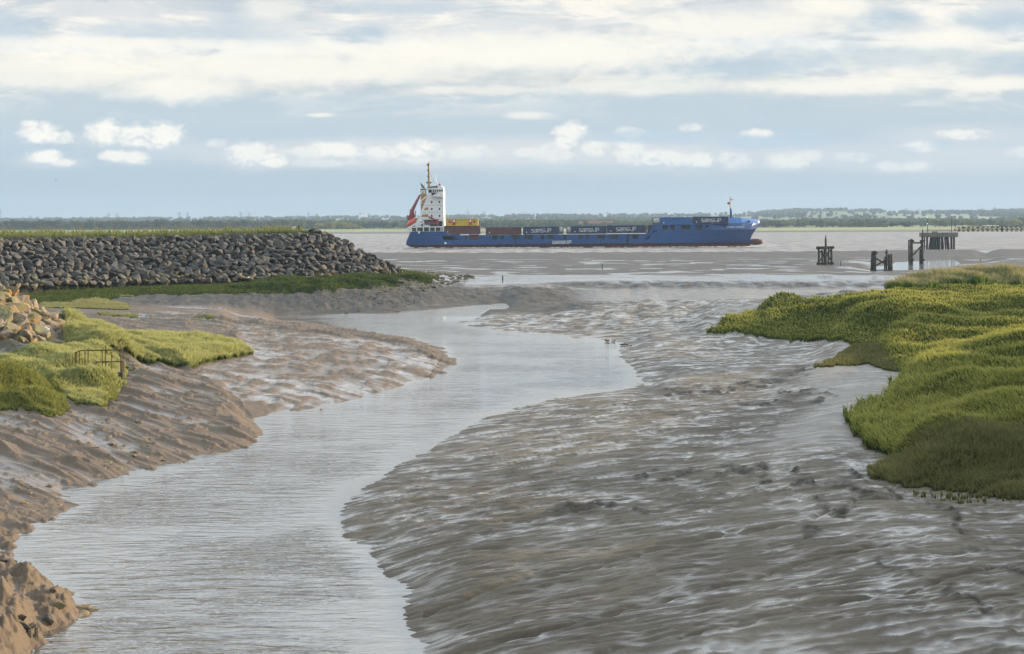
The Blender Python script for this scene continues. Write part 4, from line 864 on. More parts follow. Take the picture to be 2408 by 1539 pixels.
q = np.arange(n_)[:, None]*5; T = np.concatenate([q+np.array([[0, 1, 3]]), q+np.array([[0, 3, 2]]), q+np.array([[2, 3, 4]])])
me_ = npmesh('crest_grass', V_, T, False); attr(me_, 'hue', np.repeat(rr.random(n_), 5)); attr(me_, 'tip', np.tile([0, 0, .5, .5, 1.0], n_))
tag(linkmesh('crest_grass', me_, M['g_crest']), 'green and straw coloured grass strip along the breakwater crest', 'grass', kind='stuff')
# ------------------------------------------------------------------ the container ship. Drawing units: 0.0328 m, measured on the picture's broadside
US = .3322/4*750/F
SHIP_Y = 750.0
XS0, _yy = lvl((1580+155*.3322)/4/Q, 900); XS0 = XS0*SHIP_Y/F
def sx(u): return (u-155)*US
def szz(v): return (1113-v)*US+.15
ship = empty('container_ship', (XS0, SHIP_Y, 0)); tag(ship, 'long blue container ship with a white stern deckhouse under way on the estuary', 'container ship')
ship.rotation_euler = (0, -.0040, 0)
M['hull'] = flat('hull_blue', (.002, .062, .225), .42); M['hull_lit'] = flat('hull_blue_lit', (.06, .21, .55), .4); M['boot'] = flat('boot_top_red', (.10, .022, .022), .6); M['shipwhite'] = flat('ship_white', (.80, .80, .78), .45)  # bulwark tone is hull blue with caught skylight put into the colour
M['void'] = flat('dark_opening', (.018, .022, .024), .8); M['ochre'] = flat('funnel_ochre', (.42, .23, .045), .5); M['crred'] = flat('crane_red', (.26, .028, .025), .5); M['orange'] = flat('lifeboat_orange', (.70, .10, .035), .45)
M['deckgrey'] = flat('deck_grey', (.13, .16, .16), .7); M['glass'] = flat('dark_glass', (.02, .025, .03), .15); M['hatch'] = flat('hatch_green_grey', (.035, .055, .058), .7)
def prism(bm, pts, y0, y1):
    """polygon in drawing units (u, v) pulled through from y0 to y1 metres (y to the far side)"""
    A = [bm.verts.new((sx(u), y0, szz(v))) for u, v in pts]; B = [bm.verts.new((sx(u), y1, szz(v))) for u, v in pts]; n_ = len(pts)
    bm.faces.new(A); bm.faces.new(B[::-1])
    for k in range(n_): bm.faces.new((A[k], B[k], B[(k+1) % n_], A[(k+1) % n_]))
def pr(name, polys, y0, y1, mt, parent):
    bm = bmesh.new()
    for p in (polys if isinstance(polys[0], list) else [polys]): prism(bm, p, y0, y1)
    return bmobj(name, bm, mt, parent)
def rect(u0, v0, u1, v1): return [(u0, v0), (u1, v0), (u1, v1), (u0, v1)]
BE = 10.8      # half breadth; near side at y = -BE
# hull as a loft of stations (u, bottom v, knuckle v, top v, half breadth at waterline, at knuckle, at top)
def st_(u):
    f = (u-155)/(4397-155)
    wl = BE*min(1, max(.0, (1-((f-.72)/.262)**2.4 if f > .72 else 1)))*min(1, .72+.28*min(1, f/.10)) if f < .983 else 0.0
    kn = BE*min(1, (1-((f-.80)/.2005)**3.2) if f > .80 else 1)*min(1, .88+.12*min(1, f/.05)); return max(wl, .02), max(kn, .03)
bm = bmesh.new(); rows = []
US_ = [155, 165, 180, 215, 300, 450, 600, 800, 1100, 1600, 2100, 2600, 3000, 3150, 3300, 3450, 3600, 3750, 3850, 3950, 4030, 4100, 4160, 4220, 4265]
def stemx(v): return float(np.interp(v, [880, 1020, 1060, 1113, 1160], [4367, 4277, 4275, 4280, 4285]))
def topv(u): return float(np.interp(u, [155, 200, 600, 601, 3040, 3090, 3100, 3760, 3900, 4400], [921, 921, 921, 1025, 1018, 880, 926, 922, 852, 852]))
VL_ = [1160, 1113, 1080, 1045, 1000, 960, 925]
for u in US_:
    wl, kn = st_(u); row_ = []
    for v in VL_:
        t = min(1, max(0, (1113-v)/(1113-925))); hb = wl+(kn-wl)*t**.8 if v < 1113 else wl*.93
        sh = 0
        if u > 3900:      # rake the forward stations out to the stem line
            q = (u-3900)/(4265-3900); uu = 3900+(stemx(v)-3900)*q
        else: uu = u
        if u < 215:       # counter stern
            if v > 1090: uu = 215
            elif v < 1045: uu = u+(1045-v)/120*55*(215-u)/60
        lim = 921 if u <= 600 else (1025 if u <= 3010 else 925)
        vv = max(v, lim); row_.append((sx(uu), hb, szz(vv)))
    rows.append(row_)
sides = []
for s in (-1, 1):
    G_ = [[bm.verts.new((p[0], s*p[1], p[2])) for p in r] for r in rows]; sides.append(G_)
    for a, b in zip(G_[:-1], G_[1:]):
        for k in range(len(VL_)-1):
            try: f = bm.faces.new((a[k], b[k], b[k+1], a[k+1])); f.material_index = 1 if k < 2 else 0
            except ValueError: pass
for k in range(len(VL_)-1):
    for e in (0, -1):
        a, b = sides[0][e], sides[1][e]
        try: f = bm.faces.new((a[k], a[k+1], b[k+1], b[k])); f.material_index = 1 if k < 2 else 0
        except ValueError: pass
for i in range(len(US_)-1):      # weather deck
    try: bm.faces.new((sides[0][i][-1], sides[0][i+1][-1], sides[1][i+1][-1], sides[1][i][-1]))
    except ValueError: pass
bmesh.ops.remove_doubles(bm, verts=bm.verts, dist=.002)
hullo = bmobj('hull', bm, [M['hull'], M['boot'], M['hatch']], ship)
# open side framing: pillars between the trapezoid openings, with a rail on top
mid = [(855, 885), (905, 1022), (1043, 1062), (1175, 1250), (1275, 1325), (1415, 1515), (1562, 1662), (1755, 1805), (1835, 1905), (2025, 2066), (2190, 2262), (2290, 2340), (2427, 2527), (2577, 2677), (2772, 2812), (2842, 2917)]
fwd = [(3197, 3272), (3297, 3352), (3417, 3537), (3587, 3682), (3707, 3760)]
def framing(name, u0, u1, vt, vb, ops, top=9):
    cur = u0; outl = []
    for a, b in ops+[(u1, u1)]:
        if a > cur: outl.append(pr(name, [(cur, vt+top), (a, vt+top), (min(a+8, b) if b > a else a, vb), (cur-(8 if cur > u0 else 0), vb)], -BE, -BE+.35, M['hull'], ship))
        cur = b
    return outl
framing('side_frame', 600, 3010, 965, 1027, mid)
framing('side_frame', 3095, 3800, 861, 928, fwd)
pr('rail_beam', rect(600, 962, 800, 976), -BE-.02, -BE+.4, M['hull'], ship)
pr('rail_beam', [(1040, 967), (3010, 957), (3010, 968), (1040, 978)], -BE-.02, -BE+.4, M['hull'], ship) if False else None
pr('side_plate', [(3006, 958), (3047, 958), (3087, 866), (3100, 866), (3100, 928), (3040, 1030), (3006, 1030)], -BE, -BE+.4, M['hull'], ship)
pr('side_plate', [(3095, 861), (3797, 861), (3797, 870), (3095, 870)], -BE-.02, -BE+.35, M['hull'], ship)
pr('hatch_coaming', rect(615, 972, 3040, 1050), -BE+1.4, BE-1.4, M['hatch'], ship); pr('hatch_coaming', rect(3095, 866, 3800, 950), -BE+1.4, BE-1.4, M['hatch'], ship)
pr('bay_bulkhead', [(3040, 868), (3085, 868), (3085, 960), (3030, 960)], -BE+.5, BE-.5, M['void'], ship)
pr('container_under_deck', rect(690, 958, 792, 990), -BE+.6, -BE+3, M['boot'], ship); pr('stacking_cargo', rect(905, 962, 1020, 1024), -BE+.7, -BE+3, M['boot'], ship)
for o_ in framing('side_frame', 600, 3010, 965, 1027, mid)+framing('side_frame', 3095, 3800, 861, 928, fwd): o_.scale = (1, -1, 1)
# bow: flared bulwark band and forecastle
bm = bmesh.new(); bow = [(3760, 868, 851), (3860, 850, 815), (3940, 848, 808), (4060, 850, 780), (4160, 850, 790), (4260, 850, 797), (4330, 849, 803), (4370, 847, 806), (4397, 846, 820)]
kl = []
for (u, vk, vt) in bow:
    kn = float(np.interp(u, [3600, 3760, 3950, 4160, 4300, 4370, 4397], [10.6, 10.2, 9.0, 6.6, 3.6, 1.6, .05])); kl.append((u, vk, vt, kn))
lowr = {s: [bm.verts.new((sx(u if u < 4000 else u), s*kn*.97, szz(925 if u < 4330 else vk+8))) for u, vk, vt, kn in kl] for s in (-1, 1)}
midr = {s: [bm.verts.new((sx(u), s*kn, szz(vk))) for u, vk, vt, kn in kl] for s in (-1, 1)}
topr = {s: [bm.verts.new((sx(u-2), s*max(.02, kn-.95), szz(vt))) for u, vk, vt, kn in kl] for s in (-1, 1)}
for s in (-1, 1):
    for k in range(len(kl)-1):
        bm.faces.new((lowr[s][k], lowr[s][k+1], midr[s][k+1], midr[s][k])).material_index = 0
        bm.faces.new((midr[s][k], midr[s][k+1], topr[s][k+1], topr[s][k])).material_index = 1
for k in range(len(kl)-1): bm.faces.new((midr[-1][k], midr[-1][k+1], midr[1][k+1], midr[1][k])).material_index = 2
bmesh.ops.remove_doubles(bm, verts=bm.verts, dist=.08)
bmobj('forecastle', bm, [M['hull'], M['hull_lit'], M['hatch']], ship)
# raised fore part of the hull side below the bulwark
bm = bmesh.new(); fo = [3700, 3800, 3900, 4000, 4100, 4200, 4265]
for s in (-1, 1):
    A = []
    for u in fo:
        q = max(0, (u-3900)/365.0); r = []
        for v in (930, 890, 849):
            uu = u if u < 3900 else 3900+(float(np.interp(v, [849, 930], [4396, 4332]))-3900)*q
            kb = st_(u)[1]; kt = float(np.interp(uu, [3600, 3760, 3950, 4160, 4300, 4370, 4397], [10.7, 10.3, 9.05, 6.65, 3.62, 1.62, .05])); t = (930-v)/81.0
            r.append(bm.verts.new((sx(uu), s*(kb+(kt-kb)*t+.03), szz(max(v, float(np.interp(uu, [3700, 3760, 3860], [925, 868, 849])))))))
        A.append(r)
    for a, b in zip(A[:-1], A[1:]):
        for k in range(2):
            try: bm.faces.new((a[k], b[k], b[k+1], a[k+1]))
            except ValueError: pass
bmesh.ops.remove_doubles(bm, verts=bm.verts, dist=.004)
bmobj('bow_flare', bm, M['hull'], ship)
bm = bmesh.new(); bmesh.ops.create_uvsphere(bm, u_segments=20, v_segments=12, radius=1, matrix=Matrix.Translation((sx(4345), 0, szz(1078))) @ Matrix.Diagonal((3.2, 1.9, 1.25, 1))); bmobj('bulbous_bow', bm, M['boot'], ship, True)
pr('boot_skirt', rect(4250, 1060, 4330, 1100), -1.3, 1.3, M['boot'], ship)
for u, v in ((3945, 828), (4242, 832), (3812, 838)): pr('fairlead', rect(u, v-9, u+(22 if u > 4200 else 12), v+9), -float(np.interp(u, [3800, 3950, 4242], [10.1, 9.1, 5.6]))-.12, -1, M['void'], ship)
pr('anchor_pocket', rect(4090, 955, 4155, 1000), -7.6, -2, M['void'], ship) if False else None
# deckhouse
HW = 8.8
body = [(245, 862), (330, 690), (412, 500), (412, 462), (603, 462), (608, 866), (560, 866), (560, 785), (440, 785), (425, 862), (330, 862), (330, 800), (300, 862)]
pr('deckhouse', [[(335, 785), (330, 690), (412, 500), (412, 462), (600, 462), (605, 785)], [(500, 785), (605, 785), (608, 866), (588, 866), (588, 800), (500, 800)]], -HW, HW, M['shipwhite'], ship)
pr('aft_support', [(262, 862), (335, 690), (345, 785), (300, 862)], -HW+.05, -HW+.5, M['shipwhite'], ship)
pr('lower_house', rect(335, 786, 600, 920), -HW+2.2, HW-2.2, M['deckgrey'], ship)
pr('recess', rect(553, 786, 590, 862), -HW+.02, -HW+2.1, M['void'], ship)
wing = pr('bridge_wing', [[(466, 462), (603, 448), (603, 522), (545, 512), (466, 506)], [(466, 500), (540, 462), (466, 462)]], -HW-1.6, HW+1.6, M['shipwhite'], ship)
pr('wheelhouse_windows', rect(430, 426, 598, 459), -HW+.4, HW-.4, M['glass'], ship)
pr('window_post', [rect(u, 420, u+8, 462) for u in (418, 466, 492, 515, 541, 570, 594)], -HW+.1, HW-.1, M['shipwhite'], ship)
pr('wheelhouse_roof', [(408, 424), (408, 400), (440, 388), (500, 378), (575, 374), (601, 400), (601, 424)], -HW-.3, HW+.3, M['shipwhite'], ship)
pr('roof_screen', [(412, 404), (415, 392), (535, 376), (535, 402)], -HW-.5, -HW-.32, M['deckgrey'], ship)
for v in (560, 643, 725):
    for u in (454, 546): pr('window', rect(u, v, u+17, v+26), -HW-.06, -HW+.4, M['glass'], ship)
pr('opening', [(372, 668), (380, 645), (395, 636), (418, 636), (421, 645), (421, 668)], -HW-.05, -HW+.6, M['ochre'], ship); pr('opening', [(335, 750), (345, 728), (358, 719), (418, 719), (423, 728), (423, 750)], -HW-.05, -HW+.6, M['ochre'], ship)
for v in (612, 695, 777): pr('deck_seam', rect(372 if v < 690 else 345, v, 602, v+2.4), -HW-.03, -HW+.1, M['deckgrey'], ship)
# stern gallery and railings
gl = []
for u in (216, 285, 365, 438, 505, 572, 596): gl += [((sx(u), -BE+.4, szz(921)), (sx(u), -BE+.4, szz(872)))]
gl += [((sx(282), -BE+.4, szz(870)), (sx(600), -BE+.4, szz(870))), ((sx(165), -BE+.6, szz(890)), (sx(290), -BE+.6, szz(822))), ((sx(178), -BE+.6, szz(905)), (sx(205), -BE+.6, szz(921))), ((sx(165), -BE+.6, szz(890)), (sx(178), -BE+.6, szz(905))), ((sx(200), -BE+.6, szz(870)), (sx(212), -BE+.6, szz(921)))]
for u in (318, 368, 290, 330): gl.append(((sx(u), -BE+.4, szz(870)), (sx(u), -BE+.4, szz(800))))
gl += [((sx(290), -BE+.4, szz(798)), (sx(372), -BE+.4, szz(798))), ((sx(320), -BE+.4, szz(840)), (sx(368), -BE+.4, szz(815))), ]
bm = bmesh.new(); bars(bm, gl, .16); bmobj('gallery_rail', bm, M['shipwhite'], ship); bm = bmesh.new(); bars(bm, [((sx(325), -HW, szz(570)), (sx(402), -HW, szz(505))), ((sx(325), -HW, szz(568)), (sx(352), -HW, szz(590)))], .16); bmobj('funnel_brace', bm, M['shipwhite'], ship)
pr('gallery_deck', rect(220, 866, 604, 874), -BE+.3, BE-.3, M['shipwhite'], ship); pr('mooring_house', rect(225, 880, 590, 921), -BE+2.4, BE-2.4, M['deckgrey'], ship); pr('aft_house', rect(375, 842, 440, 862), -HW-1, -HW+.5, M['shipwhite'], ship)
# funnel, masts
pr('funnel', [(322, 412), (385, 410), (385, 480), (402, 500), (336, 680), (324, 680)], -2.6, 2.6, M['ochre'], ship)
pr('funnel_sign', rect(328, 430, 380, 468), -2.72, -2.55, M['shipwhite'], ship)
pr('funnel_mark', [rect(342, 444, 354, 460), rect(357, 446, 372, 449), rect(361, 446, 364, 462)], -2.78, -2.7, M['deckgrey'], ship)
pr('funnel_band', rect(320, 410, 387, 416), -2.75, 2.75, M['steel'], ship)
pr('exhaust_cowl', [(314, 325), (322, 338), (368, 385), (366, 405), (340, 403), (328, 378)], -1.3, 1.3, M['deckgrey'], ship); pr('vent_pipe', rect(369, 368, 379, 406), -1, 1, M['shipwhite'], ship)
mt = []; 
bm = bmesh.new(); bars(bm, [((sx(414), 0, szz(395)), (sx(413), 0, szz(110))), ((sx(428), 0, szz(395)), (sx(421), 0, szz(110))), ((sx(417), 0, szz(110)), (sx(418), 0, szz(92)))]+[((sx(413), 0, szz(v)), (sx(423), 0, szz(v-12))) for v in range(130, 390, 22)], .14)
prism(bm, [(410, 395), (434, 395), (430, 330), (412, 330)], -.45, .45); bmobj('main_mast', bm, M['ochre'], ship)
bm = bmesh.new(); bars(bm, [((sx(388), 0, szz(335)), (sx(452), 0, szz(337))), ((sx(398), 0, szz(118)), (sx(428), 0, szz(116))), ((sx(400), 0, szz(185)), (sx(426), 0, szz(187))), ((sx(402), 0, szz(262)), (sx(428), 0, szz(262))), ((sx(402), 0, szz(134)), (sx(410), 0, szz(118)))], .22)
prism(bm, rect(386, 330, 410, 338), -.8, .8); prism(bm, rect(402, 258, 430, 266), -.6, .6); bmobj('mast_gear', bm, M['steel'], ship)
bm = bmesh.new(); bars(bm, [((sx(517), 0, szz(378)), (sx(503), 0, szz(240))), ((sx(497), -3, szz(378)), (sx(496), -3, szz(350)))], .06); prism(bm, [(515, 378), (518, 345), (530, 338), (533, 350), (540, 378)], -.6, .6); prism(bm, rect(486, 366, 500, 378), -1, 1); bmobj('aerial', bm, M['shipwhite'], ship)
bm = bmesh.new(); bars(bm, [((sx(420), 0, szz(180)), (sx(400), 0, szz(380))), ((sx(424), 0, szz(190)), (sx(497), 0, szz(378)))], .025); bmobj('stay', bm, M['steel'], ship)
bm = bmesh.new(); bmesh.ops.create_uvsphere(bm, u_segments=10, v_segments=8, radius=.5, matrix=Matrix.Translation((sx(551), -2, szz(362)))); bmobj('dome', bm, M['crred'], ship, True)
# stern crane with lifeboat davit
bm = bmesh.new(); bars(bm, [((sx(228), -6, szz(665)), (sx(320), -6, szz(485)))], (.50, .28)); bars(bm, [((sx(214), -6, szz(790)), (sx(224), -6, szz(660)))], (.8, .55)); bmobj('stern_crane', bm, M['crred'], ship)
bm = bmesh.new(); bars(bm, [((sx(170), -6, szz(725)), (sx(170), -6, szz(795))), ((sx(183), -6, szz(735)), (sx(183), -6, szz(790))), ((sx(196), -6, szz(740)), (sx(200), -6, szz(780))), ((sx(170), -6, szz(765)), (sx(262), -6, szz(765))), ((sx(266), -6, szz(672)), (sx(258), -6, szz(750))), ((sx(245), -6, szz(700)), (sx(250), -6, szz(750))), ((sx(196), -6, szz(660)), (sx(222), -6, szz(672)))], .12); bmobj('crane_platform', bm, M['crred'], ship)
# side crane and tender boat gear
bm = bmesh.new(); bars(bm, [((sx(428), -HW-1.2, szz(748)), (sx(520), -HW-1.2, szz(795)))], .22); bars(bm, [((sx(505), -HW-1.2, szz(792)), (sx(540), -HW-1.2, szz(800)))], .5)
prism(bm, [(512, 790), (530, 782), (550, 800), (550, 830), (540, 860), (526, 860), (520, 830)], -HW-1.8, -HW-.6); prism(bm, [(388, 810), (500, 806), (515, 815), (505, 830), (395, 828)], -HW-2.0, -HW-.6); bmobj('boat_crane', bm, M['crred'], ship)
# foremast
bm = bmesh.new(); bars(bm, [((sx(4048), 0, szz(800)), (sx(4047), 0, szz(530)))], .13); bars(bm, [((sx(4040), 0, szz(570)), (sx(4080), 0, szz(563))), ((sx(4060), 0, szz(575)), (sx(4074), 0, szz(562)))], .10); bmobj('foremast', bm, M['ochre'], ship)
pr('foremast_base', [(4035, 850), (4040, 780), (4042, 670), (4056, 670), (4064, 720), (4064, 850)], -.5, .5, M['hull'], ship)
bm = bmesh.new(); fl_ = [[bm.verts.new((sx(4045-i*5.5), .06*math.sin(i*1.3+j*.4), szz(600+j*4.2+math.sin(i)*1.0))) for j in range(7)] for i in range(7)]
for i in range(6):
    for j in range(6): bm.faces.new((fl_[i][j], fl_[i+1][j], fl_[i+1][j+1], fl_[i][j+1]))
bmobj('flag', bm, M['crred'], ship)
bm = bmesh.new(); bars(bm, [((sx(4085), -3, szz(800)), (sx(4085), -3, szz(765))), ((sx(4120), -2, szz(795)), (sx(4120), -2, szz(775))), ((sx(4385), 0, szz(818)), (sx(4388), 0, szz(795)))], .1); bmobj('deck_post', bm, M['shipwhite'], ship)
# marks on the hull
def strokes(name, word, u0, v0, v1, u1, y, mt, parent, th=.13, accent=None):
    """block lettering: 's a m s K I P' drawn as strokes between u0..u1, cap height v0..v1"""
    G = {'s': [(1, 1, 0, 1), (0, 1, 0, .5), (0, .5, 1, .5), (1, .5, 1, 0), (1, 0, 0, 0)], 'a': [(0, 1, 1, 1), (1, 1, 1, 0), (1, 0, 0, 0), (0, 0, 0, .5), (0, .5, 1, .5)],
         'm': [(0, 0, 0, 1), (0, 1, 1, 1), (1, 1, 1, 0), (.5, 0, .5, 1)], 'K': [(0, 0, 0, 1.18), (0, .45, .5, .5), (.5, .5, 1, 0)], 'I': [(.5, 0, .5, 1.18)], 'P': [(0, 0, 0, 1.18), (0, 1.18, 1, 1.18), (1, 1.18, 1, .5), (1, .5, 0, .5)],
         'S': [(1, 1.18, 0, 1.18), (0, 1.18, 0, .6), (0, .6, 1, .6), (1, .6, 1, 0), (1, 0, 0, 0)], 'A': [(0, 0, 0, .9), (0, .9, .5, 1.18), (.5, 1.18, 1, .9), (1, .9, 1, 0), (0, .5, 1, .5)], 'M': [(0, 0, 0, 1.18), (0, 1.18, .5, .5), (.5, .5, 1, 1.18), (1, 1.18, 1, 0)],
         'E': [(1, 1.18, 0, 1.18), (0, 1.18, 0, 0), (0, 0, 1, 0), (0, .6, .8, .6)], 'X': [(0, 0, 1, 1.18), (0, 1.18, 1, 0)], 'R': [(0, 0, 0, 1.18), (0, 1.18, 1, 1.18), (1, 1.18, 1, .6), (1, .6, 0, .6), (.4, .6, 1, 0)], ' ': []}
    wid = {'m': 1.35, 'M': 1.2, 'I': .35}; tot = sum(wid.get(c, 1)+.42 for c in word)-.42; k = sx(u1)-sx(u0); cw = k/tot; hgt = (szz(v0)-szz(v1))/1.18
    bm = bmesh.new(); bm2 = bmesh.new(); cx = sx(u0)
    def box(b, p, q):
        p, q = Vector(p), Vector(q); d = (q-p); L = d.length; d.normalize(); nn = Vector((-d.y, d.x)); p = p-d*th*.45; q = q+d*th*.45
        c4 = [p+nn*th/2, p-nn*th/2, q-nn*th/2, q+nn*th/2]; A = [b.verts.new((c.x, y, c.y)) for c in c4]; B = [b.verts.new((c.x, y+.05, c.y)) for c in c4]; b.faces.new(A); b.faces.new(B[::-1])
        for i in range(4): b.faces.new((A[i], B[i], B[(i+1) % 4], A[(i+1) % 4]))
    for c in word:
        w_ = wid.get(c, 1)*cw
        for (a, b, a2, b2) in G[c]: box(bm, (cx+a*w_, szz(v1)+b*hgt), (cx+a2*w_, szz(v1)+b2*hgt))
        if c == 'K': box(bm2, (cx+.45*w_, szz(v1)+.55*hgt), (cx+w_, szz(v1)+1.18*hgt))
        cx += w_+.42*cw
    o = bmobj(name, bm, mt, parent); 
    if accent is not None and len(bm2.verts): bmobj(name+'_accent', bm2, accent, parent)
    else: bm2.free()
    return o
M['letter'] = flat('letter_white', (.82, .82, .80), .6); M['teal'] = flat('letter_teal', (.10, .45, .42), .6); M['cream'] = flat('letter_cream', (.72, .62, .48), .6)
strokes('hull_lettering', 'samsKIP', 1895, 1043, 1078, 2115, -BE-.10, M['letter'], ship, .26, M['cream'])
strokes('bow_name', 'SAMSKIP EXPRESS', 3968, 890, 905, 4178, -9.75, M['letter'], ship, .10, M['letter'])
bm = bmesh.new(); bmesh.ops.create_cone(bm, cap_ends=True, segments=16, radius1=.45, radius2=.45, depth=.06, matrix=Matrix.Translation((sx(625), -BE-.05, szz(1062))) @ Matrix.Rotation(math.pi/2, 4, 'X')); bmobj('hull_mark', bm, M['letter'], ship)
pr('hull_seam', [rect(1445, 1040, 1462, 1100), rect(2775, 1030, 2800, 1085), rect(2462, 1045, 2475, 1090)], -BE-.03, -BE+.1, M['void'], ship)
for u in (475, 530, 665, 705, 745, 785): pr('porthole', rect(u, 990 if u < 600 else 1026, u+7, 996 if u < 600 else 1031), -BE-.04, -BE+.1, M['void'], ship)
pr('mooring_bitt', rect(303, 915, 322, 946), -BE-.15, -BE+.1, M['shipwhite'], ship)

def onship(o):
    """things carried by the ship: same frame as the ship, but objects of their own"""
    o.location = ship.matrix_basis @ Vector(o.location); o.rotation_euler = (0, -.0040, 0)
ship.matrix_basis = Matrix.Translation((XS0, SHIP_Y, 0)) @ Matrix.Rotation(-.0040, 4, 'Y')
lb = empty('lifeboat', (0, 0, 0)); lb.matrix_basis = ship.matrix_basis.copy(); tag(lb, 'orange enclosed lifeboat tilted on its stern ramp behind the deckhouse', 'lifeboat')
bm = bmesh.new(); bmesh.ops.create_uvsphere(bm, u_segments=18, v_segments=12, radius=1, matrix=Matrix.Translation((sx(222), -7.2, szz(808))) @ Matrix.Rotation(-math.radians(37), 4, 'Y') @ Matrix.Diagonal((2.55, 1.2, .95, 1))); bmobj('boat_hull', bm, M['orange'], lb, True)
bm = bmesh.new(); bmesh.ops.create_cube(bm, size=1, matrix=Matrix.Translation((sx(246), -7.2, szz(776))) @ Matrix.Rotation(-math.radians(37), 4, 'Y') @ Matrix.Diagonal((1.5, 1.3, 1.1, 1))); bmesh.ops.bevel(bm, geom=list(bm.edges), offset=.25, segments=2, affect='EDGES'); bmobj('canopy', bm, M['orange'], lb, True)

def corr_mat(name, col):
    m_, n, bs = mat(name); pos = n.new('ShaderNodeTexCoord').outputs['Object']; sp = n.new('ShaderNodeSeparateXYZ'); n.l.new(pos, sp.inputs[0])
    wv = n.m('SINE', n.m('MULTIPLY', sp.outputs[0], 22.0)); nz = n.noise(n.vm('MULTIPLY', pos, (.6, .6, 2.5)), 1.0, 5, .65)
    n.put(bs.inputs['Base Color'], n.mix(n.mr(nz, .4, .75), col, tuple(v*.62 for v in col))); bs.inputs['Roughness'].default_value = .55
    bp = n.new('ShaderNodeBump'); n.put(bp.inputs['Height'], wv); bp.inputs['Strength'].default_value = .5; bp.inputs['Distance'].default_value = .03; n.l.new(bp.outputs[0], bs.inputs['Normal']); return m_
M['c_navy'] = corr_mat('container_navy', (.010, .030, .085)); M['c_maroon'] = corr_mat('container_maroon', (.095, .028, .030)); M['c_yellow'] = corr_mat('container_yellow', (.62, .42, .035)); M['c_blue'] = corr_mat('container_blue', (.015, .105, .30))
M['c_red'] = flat('door_red', (.45, .06, .04), .6); M['tankgrey'] = flat('tank_grey', (.42, .43, .44), .35)
def container(u0, u1, v0, v1, mt, label, word=None, tank=False, y0=-BE+.15, open_door=False):
    t = empty('tank_container' if tank else 'container', (0, 0, 0)); c = Vector((sx((u0+u1)/2), y0+1.22, szz(v1))); t.matrix_basis = ship.matrix_basis @ Matrix.Translation(c)
    tag(t, label, 'tank container' if tank else 'shipping container'); L = (u1-u0)*US; Hh = (v1-v0)*US; W2 = 1.22
    if tank:
        bm = bmesh.new(); bmesh.ops.create_cone(bm, cap_ends=True, segments=20, radius1=Hh*.43, radius2=Hh*.43, depth=L*.9, matrix=Matrix.Translation((0, 0, Hh*.5)) @ Matrix.Rotation(math.pi/2, 4, 'Y')); bmesh.ops.bevel(bm, geom=[e for e in bm.edges if len(e.link_faces) == 2 and any(len(f.verts) > 4 for f in e.link_faces)], offset=.2, segments=3, affect='EDGES')
        bmobj('tank', bm, M['tankgrey'], t, False)
    else:
        bm = bmesh.new(); bmesh.ops.create_cube(bm, size=1, matrix=Matrix.Translation((0, 0, Hh/2)) @ Matrix.Diagonal((L-.12, W2*2-.1, Hh-.12, 1))); bmobj('body', bm, mt, t)
    bm = bmesh.new(); e = .09; x2 = L/2-e/2
    sg = [((-x2, s*W2, z), (x2, s*W2, z)) for s in (-1, 1) for z in (e/2, Hh-e/2)]+[((q*x2, -W2, z), (q*x2, W2, z)) for q in (-1, 1) for z in (e/2, Hh-e/2)]+[((q*x2, s*W2, 0), (q*x2, s*W2, Hh)) for q in (-1, 1) for s in (-1, 1)]
    bars(bm, sg, .10); bmobj('frame', bm, M['steel'] if tank else mt, t)
    if not tank:
        bm = bmesh.new()
        for q in (-.85, .85): bars(bm, [((L/2-.02, q*W2*.45, .2), (L/2-.02, q*W2*.45, Hh-.2))], .03)
        bmobj('door_bar', bm, M['steel'], t)
    if word:
        a, b = word; o = strokes('lettering', 'samsKIP', a, v0+(v1-v0)*.22, v0+(v1-v0)*.72, b, -W2-.12, M['letter'], None, .17, None)
        o.parent = t; o.location = -Vector((c.x, 0, c.z)); 
        bm = bmesh.new(); k_ = sx(a+(b-a)*.63)-c.x; z0 = Hh*.5; A = [bm.verts.new(p) for p in ((k_, -W2-.13, z0), (k_+.18, -W2-.13, z0), (k_+.62, -W2-.13, Hh*.80), (k_+.44, -W2-.13, Hh*.80))]; bm.faces.new(A); bmesh.ops.solidify(bm, geom=bm.faces[:], thickness=.03); bmobj('lettering_accent', bm, M['teal'], t)
    bm = bmesh.new(); bmesh.ops.create_cube(bm, size=1, matrix=Matrix.Translation((-L/2+1.35, -W2-.03, Hh*.28)) @ Matrix.Diagonal((.28, .05, .42, 1)))
    if not tank and mt is not M['c_yellow']: bmobj('placard', bm, M['letter'], t)
    else: bm.free()
    return t
cy = container(640, 1015, 777, 858, M['c_yellow'], 'yellow container with red doors on top of the maroon one beside the deckhouse')
for (a, b, c, d, mt_, nm) in ((708, 746, 783, 850, 'c_red', 'door'), (904, 942, 783, 850, 'c_red', 'door'), (666, 696, 795, 825, 'c_red', 'panel'), (956, 984, 795, 825, 'c_red', 'panel'), (717, 738, 787, 812, 'letter', 'window'), (912, 933, 787, 812, 'letter', 'window')):
    bm = bmesh.new(); cu = Vector((sx(827.5), 0, szz(858))); x0_, x1_ = sx(a)-cu.x, sx(b)-cu.x; z0, z1 = szz(d)-cu.z, szz(c)-cu.z
    bmesh.ops.create_cube(bm, size=1, matrix=Matrix.Translation(((x0_+x1_)/2, -1.24-(.05 if nm == 'window' else 0), (z0+z1)/2)) @ Matrix.Diagonal((x1_-x0_, .08, z1-z0, 1))); bmobj(nm, bm, M[mt_], cy)
container(612, 1038, 860, 956, M['c_maroon'], 'maroon container directly under the yellow one next to the deckhouse')
container(1107, 1525, 882, 966, M['c_maroon'], 'maroon container standing alone on the hatch, third stack from the stern')
